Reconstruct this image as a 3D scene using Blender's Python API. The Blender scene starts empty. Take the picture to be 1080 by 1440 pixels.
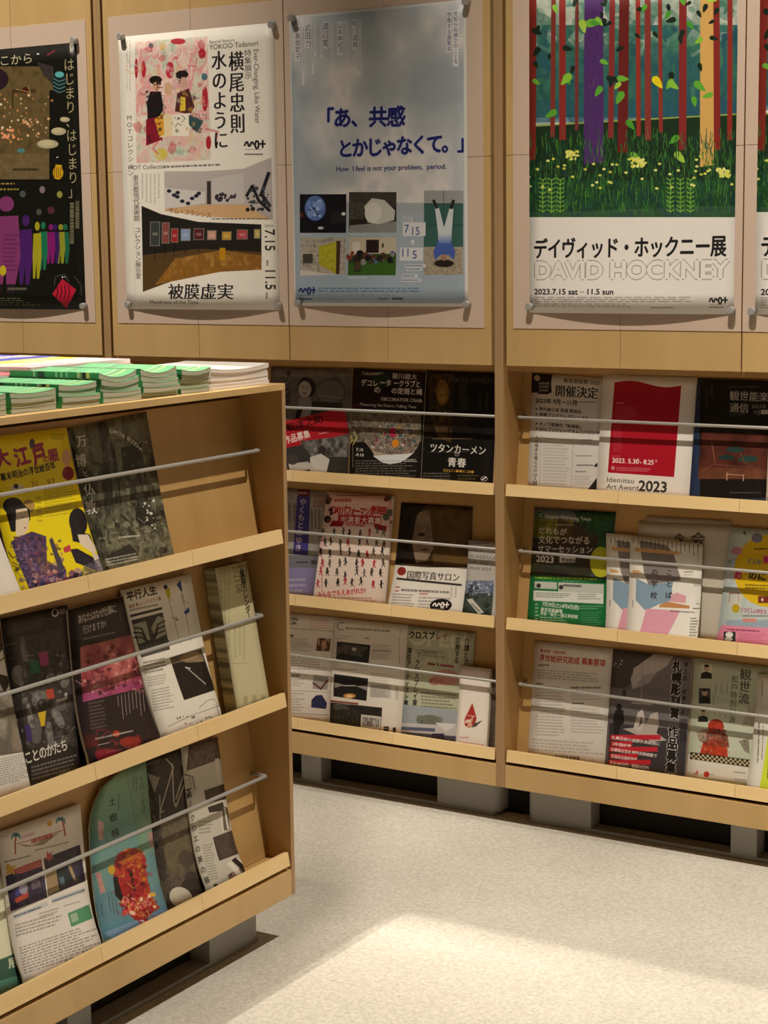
import bpy, bmesh, math, random
import numpy as np
from mathutils import Matrix, Vector

# ---------------------------------------------------------------- camera
F_PX, CAM = 2568.3, (3.3504, -3.9018, 0.2815)
YAW, PITCH, ROLL = 32.2836, -8.1724, -0.7211
_a, _b, _r = map(math.radians, (90 + YAW, PITCH, ROLL))
FW = np.array([math.cos(_a) * math.cos(_b), math.sin(_a) * math.cos(_b), math.sin(_b)])
_rt = np.array([math.sin(_a), -math.cos(_a), 0.0]); _up = np.cross(_rt, FW)
RT = _rt * math.cos(_r) + _up * math.sin(_r); UP = -_rt * math.sin(_r) + _up * math.cos(_r)
COL = bpy.context.scene.collection
cd = bpy.data.cameras.new('camera'); cam = bpy.data.objects.new('camera', cd); COL.objects.link(cam)
cd.sensor_fit = 'VERTICAL'; cd.sensor_height = 24; cd.lens = F_PX / 1440 * 24
cd.clip_start = 0.05; cd.clip_end = 50
cam.matrix_world = Matrix(((RT[0], UP[0], -FW[0], CAM[0]), (RT[1], UP[1], -FW[1], CAM[1]), (RT[2], UP[2], -FW[2], CAM[2]), (0, 0, 0, 1)))
bpy.context.scene.camera = cam
# ---------------------------------------------------------------- world, lights, exposure
sc = bpy.context.scene
vs = sc.view_settings; vs.view_transform = 'Standard'; vs.look = 'None'; vs.gamma = 1; vs.use_curve_mapping = False
vs.exposure = 1.36
w = bpy.data.worlds.new('world'); sc.world = w; w.use_nodes = True
w.node_tree.nodes['Background'].inputs[0].default_value = (1.0, 0.90, 0.78, 1); w.node_tree.nodes['Background'].inputs[1].default_value = 0.42
WARM = (1.0, 0.90, 0.765)
def spot(name, loc, target, power, size=100, blend=0.6, r=0.012, square=False, col=WARM):
    l = bpy.data.lights.new(name, 'SPOT'); l.energy = power; l.color = col; l.spot_size = math.radians(size)
    l.spot_blend = blend; l.shadow_soft_size = r; l.use_square = square
    o = bpy.data.objects.new(name, l); COL.objects.link(o); o.location = loc
    d = Vector(target) - Vector(loc); o.rotation_euler = d.to_track_quat('-Z', 'Y').to_euler(); return o
CEIL = 4.40
SPOTS = []
for x in (-0.35, 0.85, 2.05, 3.25):                        # row of ceiling track lights washing the display wall
    SPOTS.append(((x, -2.05, 4.25), (x, -0.10, 0.02), 360, 38, 1.0, 0.03, False))
for y, e in ((-0.55, 330),):                                # ceiling light facing the free-standing shelf
    SPOTS.append(((3.3, y, 4.25), (1.25, y - .85, -0.6), e, 38, 1.0, 0.03, False))
for s in SPOTS: spot('track_light_lamp', *s)
def framed():                                              # lamp inside the added square baffles over the shelf and aisle
    l = bpy.data.lights.new('baffled_lamp', 'POINT'); l.energy = 175; l.color = WARM; l.shadow_soft_size = 0.008
    o = bpy.data.objects.new('baffled_lamp', l); COL.objects.link(o); o.location = LAMP
LAMP = (0.81, -2.00, 3.95); BAF_Z = 2.50
framed()
# ---------------------------------------------------------------- pixel -> plane helper (photograph 1080 x 1440)
C0 = np.array(CAM)
def hit(px, n, p0):
    d = FW + RT * (px[0] - 540) / F_PX - UP * (px[1] - 720) / F_PX
    n = np.asarray(n, float); t = ((np.asarray(p0) - C0) @ n) / (d @ n); return C0 + t * d
# ---------------------------------------------------------------- materials
def srgb(h):
    if isinstance(h, str): h = [int(h[i:i + 2], 16) for i in (0, 2, 4)]
    return [(v / 255 / 12.92 if v <= 10 else ((v / 255 + .055) / 1.055) ** 2.4) for v in h]
def newmat(name):
    m = bpy.data.materials.new(name); m.use_nodes = True; return m, m.node_tree.nodes, m.node_tree.links, m.node_tree.nodes['Principled BSDF']
def plain(name, col, rough=.6, metal=0.0, spec=.5):
    m, N, L, b = newmat(name); b.inputs['Base Color'].default_value = (*srgb(col), 1); b.inputs['Roughness'].default_value = rough
    b.inputs['Metallic'].default_value = metal; b.inputs['Specular IOR Level'].default_value = spec; return m
def wood(name, c1, c2, axis='Z', sc_=1.0, rough=.45):
    m, N, L, b = newmat(name)
    tc = N.new('ShaderNodeTexCoord'); mp = N.new('ShaderNodeMapping'); s = {'Z': (7, 7, 1.3), 'X': (1.3, 7, 7)}[axis]
    mp.inputs['Scale'].default_value = [v * sc_ for v in s]
    oi = N.new('ShaderNodeObjectInfo'); vm = N.new('ShaderNodeVectorMath'); vm.operation = 'ADD'
    sclr = N.new('ShaderNodeMath'); sclr.operation = 'MULTIPLY'; sclr.inputs[1].default_value = 37.0
    L.new(oi.outputs['Random'], sclr.inputs[0]); L.new(tc.outputs['Object'], mp.inputs['Vector']); L.new(mp.outputs[0], vm.inputs[0]); L.new(sclr.outputs[0], vm.inputs[1])
    n1 = N.new('ShaderNodeTexNoise'); n1.inputs['Scale'].default_value = 1.0; n1.inputs['Detail'].default_value = 3; n1.inputs['Distortion'].default_value = 1.2
    n2 = N.new('ShaderNodeTexNoise'); n2.inputs['Scale'].default_value = 9.0; n2.inputs['Detail'].default_value = 4
    L.new(vm.outputs[0], n1.inputs['Vector']); L.new(vm.outputs[0], n2.inputs['Vector'])
    mx = N.new('ShaderNodeMath'); mx.operation = 'MULTIPLY_ADD'; mx.inputs[1].default_value = .22; L.new(n2.outputs['Fac'], mx.inputs[0]); L.new(n1.outputs['Fac'], mx.inputs[2])
    cr = N.new('ShaderNodeValToRGB'); cr.color_ramp.elements[0].position = .45; cr.color_ramp.elements[1].position = .9
    cr.color_ramp.elements[0].color = (*srgb(c1), 1); cr.color_ramp.elements[1].color = (*srgb(c2), 1)
    L.new(mx.outputs[0], cr.inputs[0]); L.new(cr.outputs[0], b.inputs['Base Color']); b.inputs['Roughness'].default_value = rough
    bp = N.new('ShaderNodeBump'); bp.inputs['Strength'].default_value = .02; L.new(n2.outputs['Fac'], bp.inputs['Height']); L.new(bp.outputs[0], b.inputs['Normal'])
    return m
W_DOOR = wood('birch_door', 'd0ae78', 'c2a068')
W_LIP = wood('birch_lip', 'f2d49c', 'e8c68c', 'X')
W_BOARD = wood('birch_board', 'bd9860', 'b08a54')
W_SIDE = wood('birch_side', 'b8935c', 'a8824e')
def edgewood():
    m, N, L, b = newmat('plywood_edge')
    tc = N.new('ShaderNodeTexCoord'); wv = N.new('ShaderNodeTexWave'); wv.inputs['Scale'].default_value = 55; wv.inputs['Distortion'].default_value = .4
    wv.bands_direction = 'X'; L.new(tc.outputs['Object'], wv.inputs['Vector'])
    cr = N.new('ShaderNodeValToRGB'); cr.color_ramp.elements[0].color = (*srgb('a07f58'), 1); cr.color_ramp.elements[1].color = (*srgb('b6956b'), 1)
    L.new(wv.outputs['Fac'], cr.inputs[0]); L.new(cr.outputs[0], b.inputs['Base Color']); b.inputs['Roughness'].default_value = .6; return m
W_EDGE = edgewood()
M_LINER = plain('pin_sheet', 'd3bcaa', .55)
M_STEEL = plain('rod_steel', 'b0aea9', .38, .2)
M_PIN = plain('pin_metal', 'b2b0ad', .4, .25)
M_GREY = plain('grey_painted_steel', '9a9a94', .5)
M_SHADE = plain('void_shade', '17130f', .9)
M_PAPER = plain('paper_edge', 'e4ded0', .7)
def carpet():
    m, N, L, b = newmat('carpet')
    tc = N.new('ShaderNodeTexCoord'); cs = []
    for s, d in ((330, 3), (110, 3), (3, 2)):
        n = N.new('ShaderNodeTexNoise'); n.inputs['Scale'].default_value = s; n.inputs['Detail'].default_value = d; L.new(tc.outputs['Object'], n.inputs['Vector']); cs.append(n)
    a = N.new('ShaderNodeMath'); a.operation = 'ADD'; L.new(cs[0].outputs['Fac'], a.inputs[0]); L.new(cs[1].outputs['Fac'], a.inputs[1])
    a2 = N.new('ShaderNodeMath'); a2.operation = 'MULTIPLY_ADD'; a2.inputs[1].default_value = .5; L.new(cs[2].outputs['Fac'], a2.inputs[0]); L.new(a.outputs[0], a2.inputs[2])
    cr = N.new('ShaderNodeValToRGB'); cr.color_ramp.elements[0].position = .95; cr.color_ramp.elements[1].position = 1.5
    mr = N.new('ShaderNodeMapRange'); mr.inputs['From Min'].default_value = .9; mr.inputs['From Max'].default_value = 1.65; L.new(a2.outputs[0], mr.inputs['Value'])
    cr.color_ramp.elements[0].position = 0; cr.color_ramp.elements[1].position = 1
    cr.color_ramp.elements[0].color = (*srgb('b3ada2'), 1); cr.color_ramp.elements[1].color = (*srgb('ddd7cc'), 1)
    L.new(mr.outputs[0], cr.inputs[0]); L.new(cr.outputs[0], b.inputs['Base Color']); b.inputs['Roughness'].default_value = .95; b.inputs['Specular IOR Level'].default_value = .1
    bp = N.new('ShaderNodeBump'); bp.inputs['Strength'].default_value = .35; bp.inputs['Distance'].default_value = .003; L.new(a.outputs[0], bp.inputs['Height']); L.new(bp.outputs[0], b.inputs['Normal'])
    return m
M_CARPET = carpet()
# ---------------------------------------------------------------- mesh helpers
def link(name, me, mats, parent=None, mat=None):
    o = bpy.data.objects.new(name, me); COL.objects.link(o)
    for m in (mats if isinstance(mats, (list, tuple)) else [mats]):
        if not len(me.materials) or len(me.materials) < (len(mats) if isinstance(mats, (list, tuple)) else 1): me.materials.append(m)
    if parent: o.parent = parent
    if mat is not None: o.matrix_world = mat
    return o
def box_me(name, x0, x1, y0, y1, z0, z1, bev=0.0):
    bm = bmesh.new(); bmesh.ops.create_cube(bm, size=1)
    for v in bm.verts: v.co = Vector((x0 + (v.co.x + .5) * (x1 - x0), y0 + (v.co.y + .5) * (y1 - y0), z0 + (v.co.z + .5) * (z1 - z0)))
    if bev: bmesh.ops.bevel(bm, geom=bm.edges[:], offset=bev, segments=1, affect='EDGES')
    me = bpy.data.meshes.new(name); bm.to_mesh(me); bm.free(); return me
def box(name, dims, mat, parent=None, bev=0.0006): return link(name, box_me(name, *dims, bev), mat, parent)
def prism_x(name, prof, x0, x1, mat, parent=None):           # profile (y, z) run along x
    n = len(prof); vs_ = [(x0, y, z) for y, z in prof] + [(x1, y, z) for y, z in prof]
    fs = [tuple(range(n))[::-1], tuple(range(n, 2 * n))] + [(i, (i + 1) % n, n + (i + 1) % n, n + i) for i in range(n)]
    me = bpy.data.meshes.new(name); me.from_pydata(vs_, [], fs); me.validate()
    bm = bmesh.new(); bm.from_mesh(me); bmesh.ops.recalc_face_normals(bm, faces=bm.faces); bm.to_mesh(me); bm.free()
    return link(name, me, mat, parent)
def prism_y(name, prof, y0, y1, mat, parent=None):           # profile (x, z) run along y
    n = len(prof); vs_ = [(x, y0, z) for x, z in prof] + [(x, y1, z) for x, z in prof]
    fs = [tuple(range(n)), tuple(range(n, 2 * n))[::-1]] + [(i, n + i, n + (i + 1) % n, (i + 1) % n) for i in range(n)]
    me = bpy.data.meshes.new(name); me.from_pydata(vs_, [], fs)
    bm = bmesh.new(); bm.from_mesh(me); bmesh.ops.recalc_face_normals(bm, faces=bm.faces); bm.to_mesh(me); bm.free()
    return link(name, me, mat, parent)
def tube(name, pts, r, mat, parent=None, seg=12):
    bm = bmesh.new(); rings = []
    pts = [Vector(p) for p in pts]
    for i, p in enumerate(pts):
        d = (pts[min(i + 1, len(pts) - 1)] - pts[max(i - 1, 0)]).normalized()
        q = d.to_track_quat('Z', 'Y')
        rings.append([bm.verts.new(p + q @ Vector((r * math.cos(t), r * math.sin(t), 0))) for t in [2 * math.pi * k / seg for k in range(seg)]])
    for a, b in zip(rings, rings[1:]):
        for k in range(seg): bm.faces.new((a[k], a[(k + 1) % seg], b[(k + 1) % seg], b[k])).smooth = True
    bm.faces.new(rings[0][::-1]); bm.faces.new(rings[-1])
    me = bpy.data.meshes.new(name); bm.to_mesh(me); bm.free(); return link(name, me, mat, parent)
def thing(name, label, cat, loc=(0, 0, 0), rz=0, group=None):
    o = bpy.data.objects.new(name, None); COL.objects.link(o); o.location = loc; o.rotation_euler = (0, 0, rz)
    o['label'] = label; o['category'] = cat
    if group: o['group'] = group
    return o
def tag(o, label, cat, group=None):
    o['label'] = label; o['category'] = cat
    if group: o['group'] = group
    return o
def struct(o): o['kind'] = 'structure'; return o
# ---------------------------------------------------------------- the room
FL = -1.157
bx = lambda n, d, m: struct(link(n, box_me(n, *d), m))
bx('floor', (-4, 6, -6, .5, FL - .05, FL), M_CARPET)
M_WALL = plain('plaster', 'b4aa9c', .8); M_CEIL = plain('ceiling_paint', 'a8a298', .8)
bx('wall_back', (-4, 6, .36, .5, FL, CEIL), M_WALL); bx('wall_left', (-4.1, -4, -6, .5, FL, CEIL), M_WALL)
bx('wall_right', (6, 6.1, -6, .5, FL, CEIL), M_WALL); bx('wall_front', (-4.1, 6.1, -6.1, -6, FL, CEIL), M_WALL)
bx('ceiling', (-4.1, 6.1, -6.1, .5, CEIL, CEIL + .1), M_CEIL)
M_BLACK = plain('black_enamel', '141414', .6)
def baffle_box():                                              # unseen square box, added so its +Y baffle cuts the beam along the aisle
    r = thing('added_baffle_box', 'black square baffle box added above the aisle to shape the light', 'light baffle', (LAMP[0], LAMP[1], CEIL))
    f = (LAMP[2] - BAF_Z) / (LAMP[2] - FL); yb = (-0.64 - LAMP[1]) * f; ya = -2.4 * f; xa = -2.2 * f; xb = 3.4 * f; z0 = BAF_Z - CEIL; t = .004
    box('baffle', (xa, xb, yb, yb + t, z0, 0), M_BLACK, r, 0); box('baffle', (xa, xb, ya - t, ya, z0, 0), M_BLACK, r, 0)
    box('baffle', (xa - t, xa, ya - t, yb + t, z0, 0), M_BLACK, r, 0); box('baffle', (xb, xb + t, ya - t, yb + t, z0, 0), M_BLACK, r, 0)
baffle_box()
# ---------------------------------------------------------------- shelving units
U = 1.2375; T = .0125; DEP = .30
TIER = [-.3183, -.6508, -.9888]                              # underside of each lip
def board_plane(zl): return (.063, zl + .028), (.108, zl + .318)
def rounded(xs, r, top, bot, side):                          # small fillet helper: leg silhouette with flared top corners
    x0, x1 = xs; pts = [(x0, bot), (x1, bot)]
    n = 5
    if 'r' in side:
        for k in range(n + 1):
            a = math.pi + (math.pi / 2) * -k / n; pts.append((x1 + r + r * math.cos(a), top - r + r * math.sin(a)))
    else: pts.append((x1, top))
    if 'l' in side:
        for k in range(n + 1):
            a = math.pi / 2 - (math.pi / 2) * k / n; pts.append((x0 - r + r * math.cos(a), top - r + r * math.sin(a)))
    else: pts.append((x0, top))
    return pts
def unit(root, tall, ztop, tiers, zf=-1.056, dep=DEP, floor=FL):
    for s, (a, b) in enumerate(((0, T), (U - T, U))):
        p = box('side_panel', (a + .0002, b - .0002, 0, dep, zf, ztop - (0 if tall else .0135)), W_SIDE, root, .0004)
        me = p.data; me.materials.append(W_EDGE)
        for f in me.polygons:
            if f.normal.y < -.5: f.material_index = 1
    box('back_panel', (T, U - T, dep - .012, dep, zf, ztop - .014), W_BOARD, root)
    for i, zl in enumerate(tiers):
        (y0, z0), (y1, z1) = board_plane(zl)
        z0 = zl + .010
        y0 = .063 - (.018) * (.045 / .29)
        top = (tiers[i - 1] - .002) if i else -.0155
        y1 = y0 + (top - z0) * .045 / .29
        prism_x('sloped_board', [(y0, z0), (y1, top), (y1 + .009, top), (y0 + .009, z0)], T + .0004, U - T - .0004, W_BOARD, root)
        for k in range(4):                                   # lip boards butt-jointed every 300 mm
            xa = .0165 + k * .3011; xb = min(xa + .3011 - .0009, U - .0150)
            prism_x('lip_board', [(.0, zl), (.0045, zl + .029), (.0155, zl + .027), (.012, zl - .0)], xa, xb, W_LIP, root)
        prism_x('ledge', [(.0125, zl), (.0125, zl + .009), (.075, zl + .009), (.075, zl)], T + .0004, U - T - .0004, W_BOARD, root)
        zr = zl + .189; xl, xr = T + .014, U - T - .014; yb = .063 + (zr - zl - .028) * .045 / .29
        tube('retaining_rod', [(xl, yb, zr), (xl, .052, zr), (xl + .003, .049, zr), (xr - .003, .049, zr), (xr, .052, zr), (xr, yb, zr)], .0038, M_STEEL, root)
    box('fascia', (T + .0004, U - T - .0004, .0, .014, zf, tiers[-1] - .0095), W_BOARD if 0 else W_DOOR, root)
    box('bottom_board', (T + .0004, U - T - .0004, .0145, dep - .0125, zf + .001, zf + .013), W_BOARD, root)
    # grey steel base: three legs, a floor rail
    b = .062; tz = zf - .0005; bz = floor + .0108
    for nm, xs, sd in (('leg', (.0385, .2205), 'r'), ('leg', (.5865, .651), 'lr'), ('leg', (U - .2205, U - .0385), 'l')):
        o = prism_y(nm, rounded(xs, .012, tz, bz, sd), b, dep - .03 if nm else 0, M_GREY, root)
        if sd != 'lr':                                       # rounded outer vertical corner
            bm = bmesh.new(); bm.from_mesh(o.data); xo = xs[0] if sd == 'r' else xs[1]
            es = [e for e in bm.edges if all(abs(v.co.x - xo) < 1e-4 and abs(v.co.y - b) < 1e-4 for v in e.verts) and abs(e.verts[0].co.z - e.verts[1].co.z) > .01]
            bmesh.ops.bevel(bm, geom=es, offset=.028, segments=5, affect='EDGES', profile=.5); bm.to_mesh(o.data); bm.free()
    box('floor_rail', (.05, U - .05, b + .001, b + .049, floor + .0003, floor + .0105), M_GREY, root)
    box('shade_plate', ((.0005, U - .0005) if tall else (.06, U - .06)) + (b + .05, b + .056, floor + .001, zf - .001), M_SHADE, root)  # near-black plate standing in for the shade beneath the unit
SEAM_X = .3011
def door(root, xa, xb, liner_l, liner_r, ztop):
    d = bpy.data.objects.new('door', None); COL.objects.link(d); d.parent = root
    xm = xa + .3005; g = .0005
    for (x0, x1) in ((xa, xm - g), (xm + g, xb)):
        for (z0, z1) in ((0, .5 - g), (.5 + g, ztop)):
            box('panel', (x0, x1, 0, .018, z0, z1), W_DOOR, d, .0003)
    for (x0, x1) in ((liner_l, xm - g), (xm + g, liner_r)):
        for (z0, z1) in ((.09, .5 - g), (.5 + g, .9123)):
            box('pin_sheet', (x0, x1, -.0016, -.0001, z0, z1), M_LINER, d, .0002)
def wall_unit(k, label):
    x0 = -.0168 + k * U
    r = thing('display_cabinet', label, 'cabinet', (x0, 0, 0), 0, 'display cabinets along the wall')
    ZT = 1.12
    unit(r, True, ZT, TIER)
    box('top_panel', (0, U, 0, DEP, ZT, ZT + .015), W_SIDE, r)
    box('bottom_panel', (T + .0004, U - T - .0004, .0195, DEP - .0125, -.0145, -.0005), W_SIDE, r)
    a = .0168
    door(r, a + .004, a + .6005, a + .0238, a + .6005, ZT - .004); door(r, a + .6036, a + 1.1998, a + .6036, a + 1.2042 - .0238, ZT - .004)
    return r
wall_unit(-1, 'birch wall cabinet at far left with the black curtain poster on its door')
wall_unit(0, 'birch wall cabinet in the middle with the yellow-red painting poster and the cloudy blue poster')
wall_unit(1, 'birch wall cabinet on the right with the two forest posters on its doors')
# free-standing shelf
GA, GX, GY = .0147, 1.2117, -.8848
G_TIER = [-.3085, -.6505, -.9920]
gm = Matrix.Translation((GX, GY, 0)) @ Matrix.Rotation(math.pi / 2 + GA, 4, 'Z') @ Matrix.Translation((-U, 0, 0))
gr = thing('magazine_shelf', 'free-standing birch magazine shelf in the foreground piled with green booklets', 'shelf', gm.translation, math.pi / 2 + GA)
unit(gr, False, .0166, G_TIER, -1.058, .62)
box('top_board', (0, U, 0, .62, .0036, .0166), W_DOOR, gr)
# ---------------------------------------------------------------- print painting (flat printed graphics, drawn here in code)
SS = 4
_fc = bpy.data.curves.new('glyph', 'FONT'); _fc.fill_mode = 'NONE'; _fc.resolution_u = 3
_fo = bpy.data.objects.new('glyph', _fc); COL.objects.link(_fo)
_G = {}
def _outline(body):
    _fc.body = body; dg = bpy.context.evaluated_depsgraph_get(); dg.update()
    ev = _fo.evaluated_get(dg); m = ev.to_mesh()
    if m is None or not len(m.vertices): return np.zeros((0, 2)), np.zeros((0, 2), int)
    n = len(m.vertices)
    co = np.zeros(n * 3); m.vertices.foreach_get('co', co); co = co.reshape(-1, 3)[:, :2]
    e = np.zeros(len(m.edges) * 2, int); m.edges.foreach_get('vertices', e); e = e.reshape(-1, 2); ev.to_mesh_clear()
    return co, e
_BAR = None
def glyph(c):
    global _BAR
    if c in _G: return _G[c]
    if _BAR is None: _BAR = _outline('|')[0][:, 0].max()
    co, e = _outline(c)
    if ord(c) > 0x2E80: adv = 1.0
    else: adv = _outline(c + '|')[0][:, 0].max() - _BAR
    if len(e):
        lo = e.min(1); hi = e.max(1); a = np.where(hi - lo == 1, lo, hi); b = np.where(hi - lo == 1, hi, lo)
        seg = np.concatenate([co[a], co[b]], 1)
    else: seg = np.zeros((0, 4))
    _G[c] = (seg, adv); return _G[c]
def cover(seg, W, H):                                        # analytic scanline coverage of directed edges -> (x0, y0, array)
    if not len(seg): return None
    x0 = int(max(0, np.floor(seg[:, [0, 2]].min()))); x1 = int(min(W, np.ceil(seg[:, [0, 2]].max()) + 1))
    y0 = int(max(0, np.floor(seg[:, [1, 3]].min()))); y1 = int(min(H, np.ceil(seg[:, [1, 3]].max()) + 1))
    if x1 <= x0 or y1 <= y0: return None
    w_, h_ = x1 - x0, (y1 - y0) * SS
    ax, ay, bx_, by = seg[:, 0] - x0, (seg[:, 1] - y0) * SS, seg[:, 2] - x0, (seg[:, 3] - y0) * SS
    sgn = np.where(by > ay, 1.0, -1.0); lo = np.minimum(ay, by); hi = np.maximum(ay, by)
    k0 = np.clip(np.ceil(lo - .5), 0, h_).astype(int); k1 = np.clip(np.ceil(hi - .5), 0, h_).astype(int)
    n = np.maximum(k1 - k0, 0); idx = np.repeat(np.arange(len(seg)), n)
    if not len(idx): return None
    row = np.arange(n.sum()) - np.repeat(np.cumsum(n) - n, n) + k0[idx]
    t = (row + .5 - ay[idx]) / (by[idx] - ay[idx]); x = np.clip(ax[idx] + t * (bx_[idx] - ax[idx]), 0, w_)
    xi = np.minimum(x.astype(int), w_); f = x - xi; s = sgn[idx]
    acc = np.bincount(row * (w_ + 2) + xi, s * (1 - f), h_ * (w_ + 2)) + np.bincount(row * (w_ + 2) + xi + 1, s * f, h_ * (w_ + 2))
    c = np.minimum(np.abs(np.cumsum(acc.reshape(h_, w_ + 2), 1)), 1)[:, :w_]
    return x0, y0, c.reshape(y1 - y0, SS, w_).mean(1)
def psegs(pts):
    p = np.asarray(pts, float); return np.concatenate([p, np.roll(p, -1, 0)], 1)
def rgb(h): return np.array([int(h[i:i + 2], 16) for i in (0, 2, 4)], np.float32) / 255
def vnoise(h, w_, sx, sy, rs, oct_=3):
    out = np.zeros((h, w_), np.float32); amp = 1; tot = 0
    for o in range(oct_):
        gx, gy = int(w_ / sx) + 3, int(h / sy) + 3; g = rs.rand(gy, gx)
        X = np.arange(w_) / sx; Y = np.arange(h) / sy; xi = X.astype(int); yi = Y.astype(int); fx = X - xi; fy = (Y - yi)[:, None]
        fx = fx * fx * (3 - 2 * fx); fy = fy * fy * (3 - 2 * fy)
        a = g[yi][:, xi] * (1 - fx) + g[yi][:, xi + 1] * fx; b = g[yi + 1][:, xi] * (1 - fx) + g[yi + 1][:, xi + 1] * fx
        out += amp * (a * (1 - fy) + b * fy); tot += amp; amp *= .55; sx = max(sx / 2, 1); sy = max(sy / 2, 1)
    return out / tot
class Print:
    """A flat sheet of print. quad = the sheet's corners TL, TR, BR, BL in the photograph; drawing coordinates are those of a magnified crop."""
    def __init__(s, name, W, H, quad, bg, seed=1):
        s.name, s.W, s.H = name, W, H; s.px = np.ones((H, W, 3), np.float32) * rgb(bg); s.rs = np.random.RandomState(seed)
        A = []; B = []
        for (x, y), (u, v) in zip(quad, ((0, 0), (W, 0), (W, H), (0, H))):
            A += [[x, y, 1, 0, 0, 0, -u * x, -u * y], [0, 0, 0, x, y, 1, -v * x, -v * y]]; B += [u, v]
        s.h = np.append(np.linalg.solve(A, B), 1).reshape(3, 3); s.c(0, 0, 1)
    def c(s, ox, oy, k): s.o = (ox, oy, k); return s
    def M(s, pts):
        p = np.asarray(pts, float).reshape(-1, 2) / s.o[2] + s.o[:2]; q = np.c_[p, np.ones(len(p))] @ s.h.T; return q[:, :2] / q[:, 2:]
    def blend(s, cv, col, a=1):
        if cv is None: return
        x, y, m = cv; m = (m * a)[..., None]; R = s.px[y:y + m.shape[0], x:x + m.shape[1]]; R += (rgb(col) - R) * m
    def poly(s, pts, col, a=1): s.blend(cover(psegs(s.M(pts)), s.W, s.H), col, a)
    def rect(s, x0, y0, x1, y1, col, a=1, k=0): s.poly([(x0, y0), (x1, y0 + k * (x1 - x0)), (x1, y1 + k * (x1 - x0)), (x0, y1)], col, a)
    def ell(s, cx, cy, rx, ry, col, a=1, rot=0):
        t = np.linspace(0, 2 * np.pi, 25)[:-1]; X = rx * np.cos(t); Y = ry * np.sin(t); c_, s_ = math.cos(rot), math.sin(rot)
        s.poly(np.c_[cx + X * c_ - Y * s_, cy + X * s_ + Y * c_], col, a)
    def line(s, pts, wd, col, a=1):
        p = np.asarray(pts, float); segs = []
        for i in range(len(p) - 1):
            d = p[i + 1] - p[i]; L_ = np.hypot(*d) + 1e-6; n_ = np.array([-d[1], d[0]]) / L_ * wd / 2; e = d / L_ * wd * .25
            segs.append(psegs(s.M([p[i] + n_ - e, p[i + 1] + n_ + e, p[i + 1] - n_ + e, p[i] - n_ - e])))
        s.blend(cover(np.concatenate(segs), s.W, s.H), col, a)
    def t(s, txt, x, y, size, col, b=0, v=0, sx=1, sp=1, mn=0, rot=0, a=1, k=0):
        """text: (x, y) baseline start, or with v=1 top centre of a vertical column; b bold; mn brush-like thick verticals; k skew correction"""
        p = s.M([(x, y), (x, y + size), (x + size, y)]); S = np.hypot(*(p[1] - p[0])); Sh = np.hypot(*(p[2] - p[0])); Sx = Sh * sx
        if v == 2: S, Sx = Sh, S * sx
        if rot: d_ = p[2] - p[0]; rot = rot + math.atan2(d_[1], d_[0])
        cx, cy = p[0]; out = []; bo = b * S * .03; off = [(0, 0)]
        if b: off = [(-bo, 0), (bo, 0), (0, -bo), (0, bo), (0, 0)]
        if mn: bo = mn * S * .022; off = [(-bo, 0), (bo, 0), (0, 0)]
        cr, sr = math.cos(rot), math.sin(rot); pen = 0
        for ch in txt:
            g, adv = glyph(ch)
            if len(g):
                q = g.copy()
                if v and v != 2: q[:, [0, 2]] = (q[:, [0, 2]] - (.5 if ord(ch) > 999 else adv / 2)) * Sx; q[:, [1, 3]] = -(q[:, [1, 3]] - .85) * S + pen
                else: q[:, [0, 2]] = q[:, [0, 2]] * Sx + pen; q[:, [1, 3]] *= -S
                if v and ch in 'ー〜' and v != 2:
                    x_, y_ = q[:, [0, 2]].copy(), q[:, [1, 3]].copy() - pen - .47 * S; q[:, [0, 2]] = y_; q[:, [1, 3]] = x_ + pen + .47 * S
                if v == 2: X_, Y_ = q[:, [0, 2]].copy(), q[:, [1, 3]].copy(); q[:, [0, 2]] = -Y_; q[:, [1, 3]] = X_
                if rot: X_, Y_ = q[:, [0, 2]].copy(), q[:, [1, 3]].copy(); q[:, [0, 2]] = X_ * cr - Y_ * sr; q[:, [1, 3]] = X_ * sr + Y_ * cr
                for dx, dy in off: r = q.copy(); r[:, [0, 2]] += cx + dx; r[:, [1, 3]] += cy + dy; out.append(r)
            pen += (S if v and v != 2 else adv * Sx) * sp
        if out: s.blend(cover(np.concatenate(out), s.W, s.H), col, a)
    def g(s, x0, y0, x1, y1, rows, col, a=.6, v=0, k=0, rag=.25, fill=.5):
        """lines of print too small to read: rows of broken dashes"""
        sg = []
        for i in range(rows):
            e = 1 - rag * s.rs.rand(); f0 = (i + .5 - fill / 2) / rows; f1 = (i + .5 + fill / 2) / rows; u = 0
            while u < e:
                L_ = .02 + .05 * s.rs.rand(); u1 = min(u + L_, e); 
                if v: P = [(x0 + f0 * (x1 - x0), y0 + u * (y1 - y0)), (x0 + f1 * (x1 - x0), y0 + u * (y1 - y0)), (x0 + f1 * (x1 - x0), y0 + u1 * (y1 - y0)), (x0 + f0 * (x1 - x0), y0 + u1 * (y1 - y0))]
                else: P = [(x0 + u * (x1 - x0), y0 + f0 * (y1 - y0)), (x0 + u1 * (x1 - x0), y0 + f0 * (y1 - y0)), (x0 + u1 * (x1 - x0), y0 + f1 * (y1 - y0)), (x0 + u * (x1 - x0), y0 + f1 * (y1 - y0))]
                if k: P = [(x, y + k * (x - x0)) for x, y in P]
                sg.append(psegs(s.M(P))); u = u1 + .006 + .015 * s.rs.rand()
        if sg: s.blend(cover(np.concatenate(sg), s.W, s.H), col, a)
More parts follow.
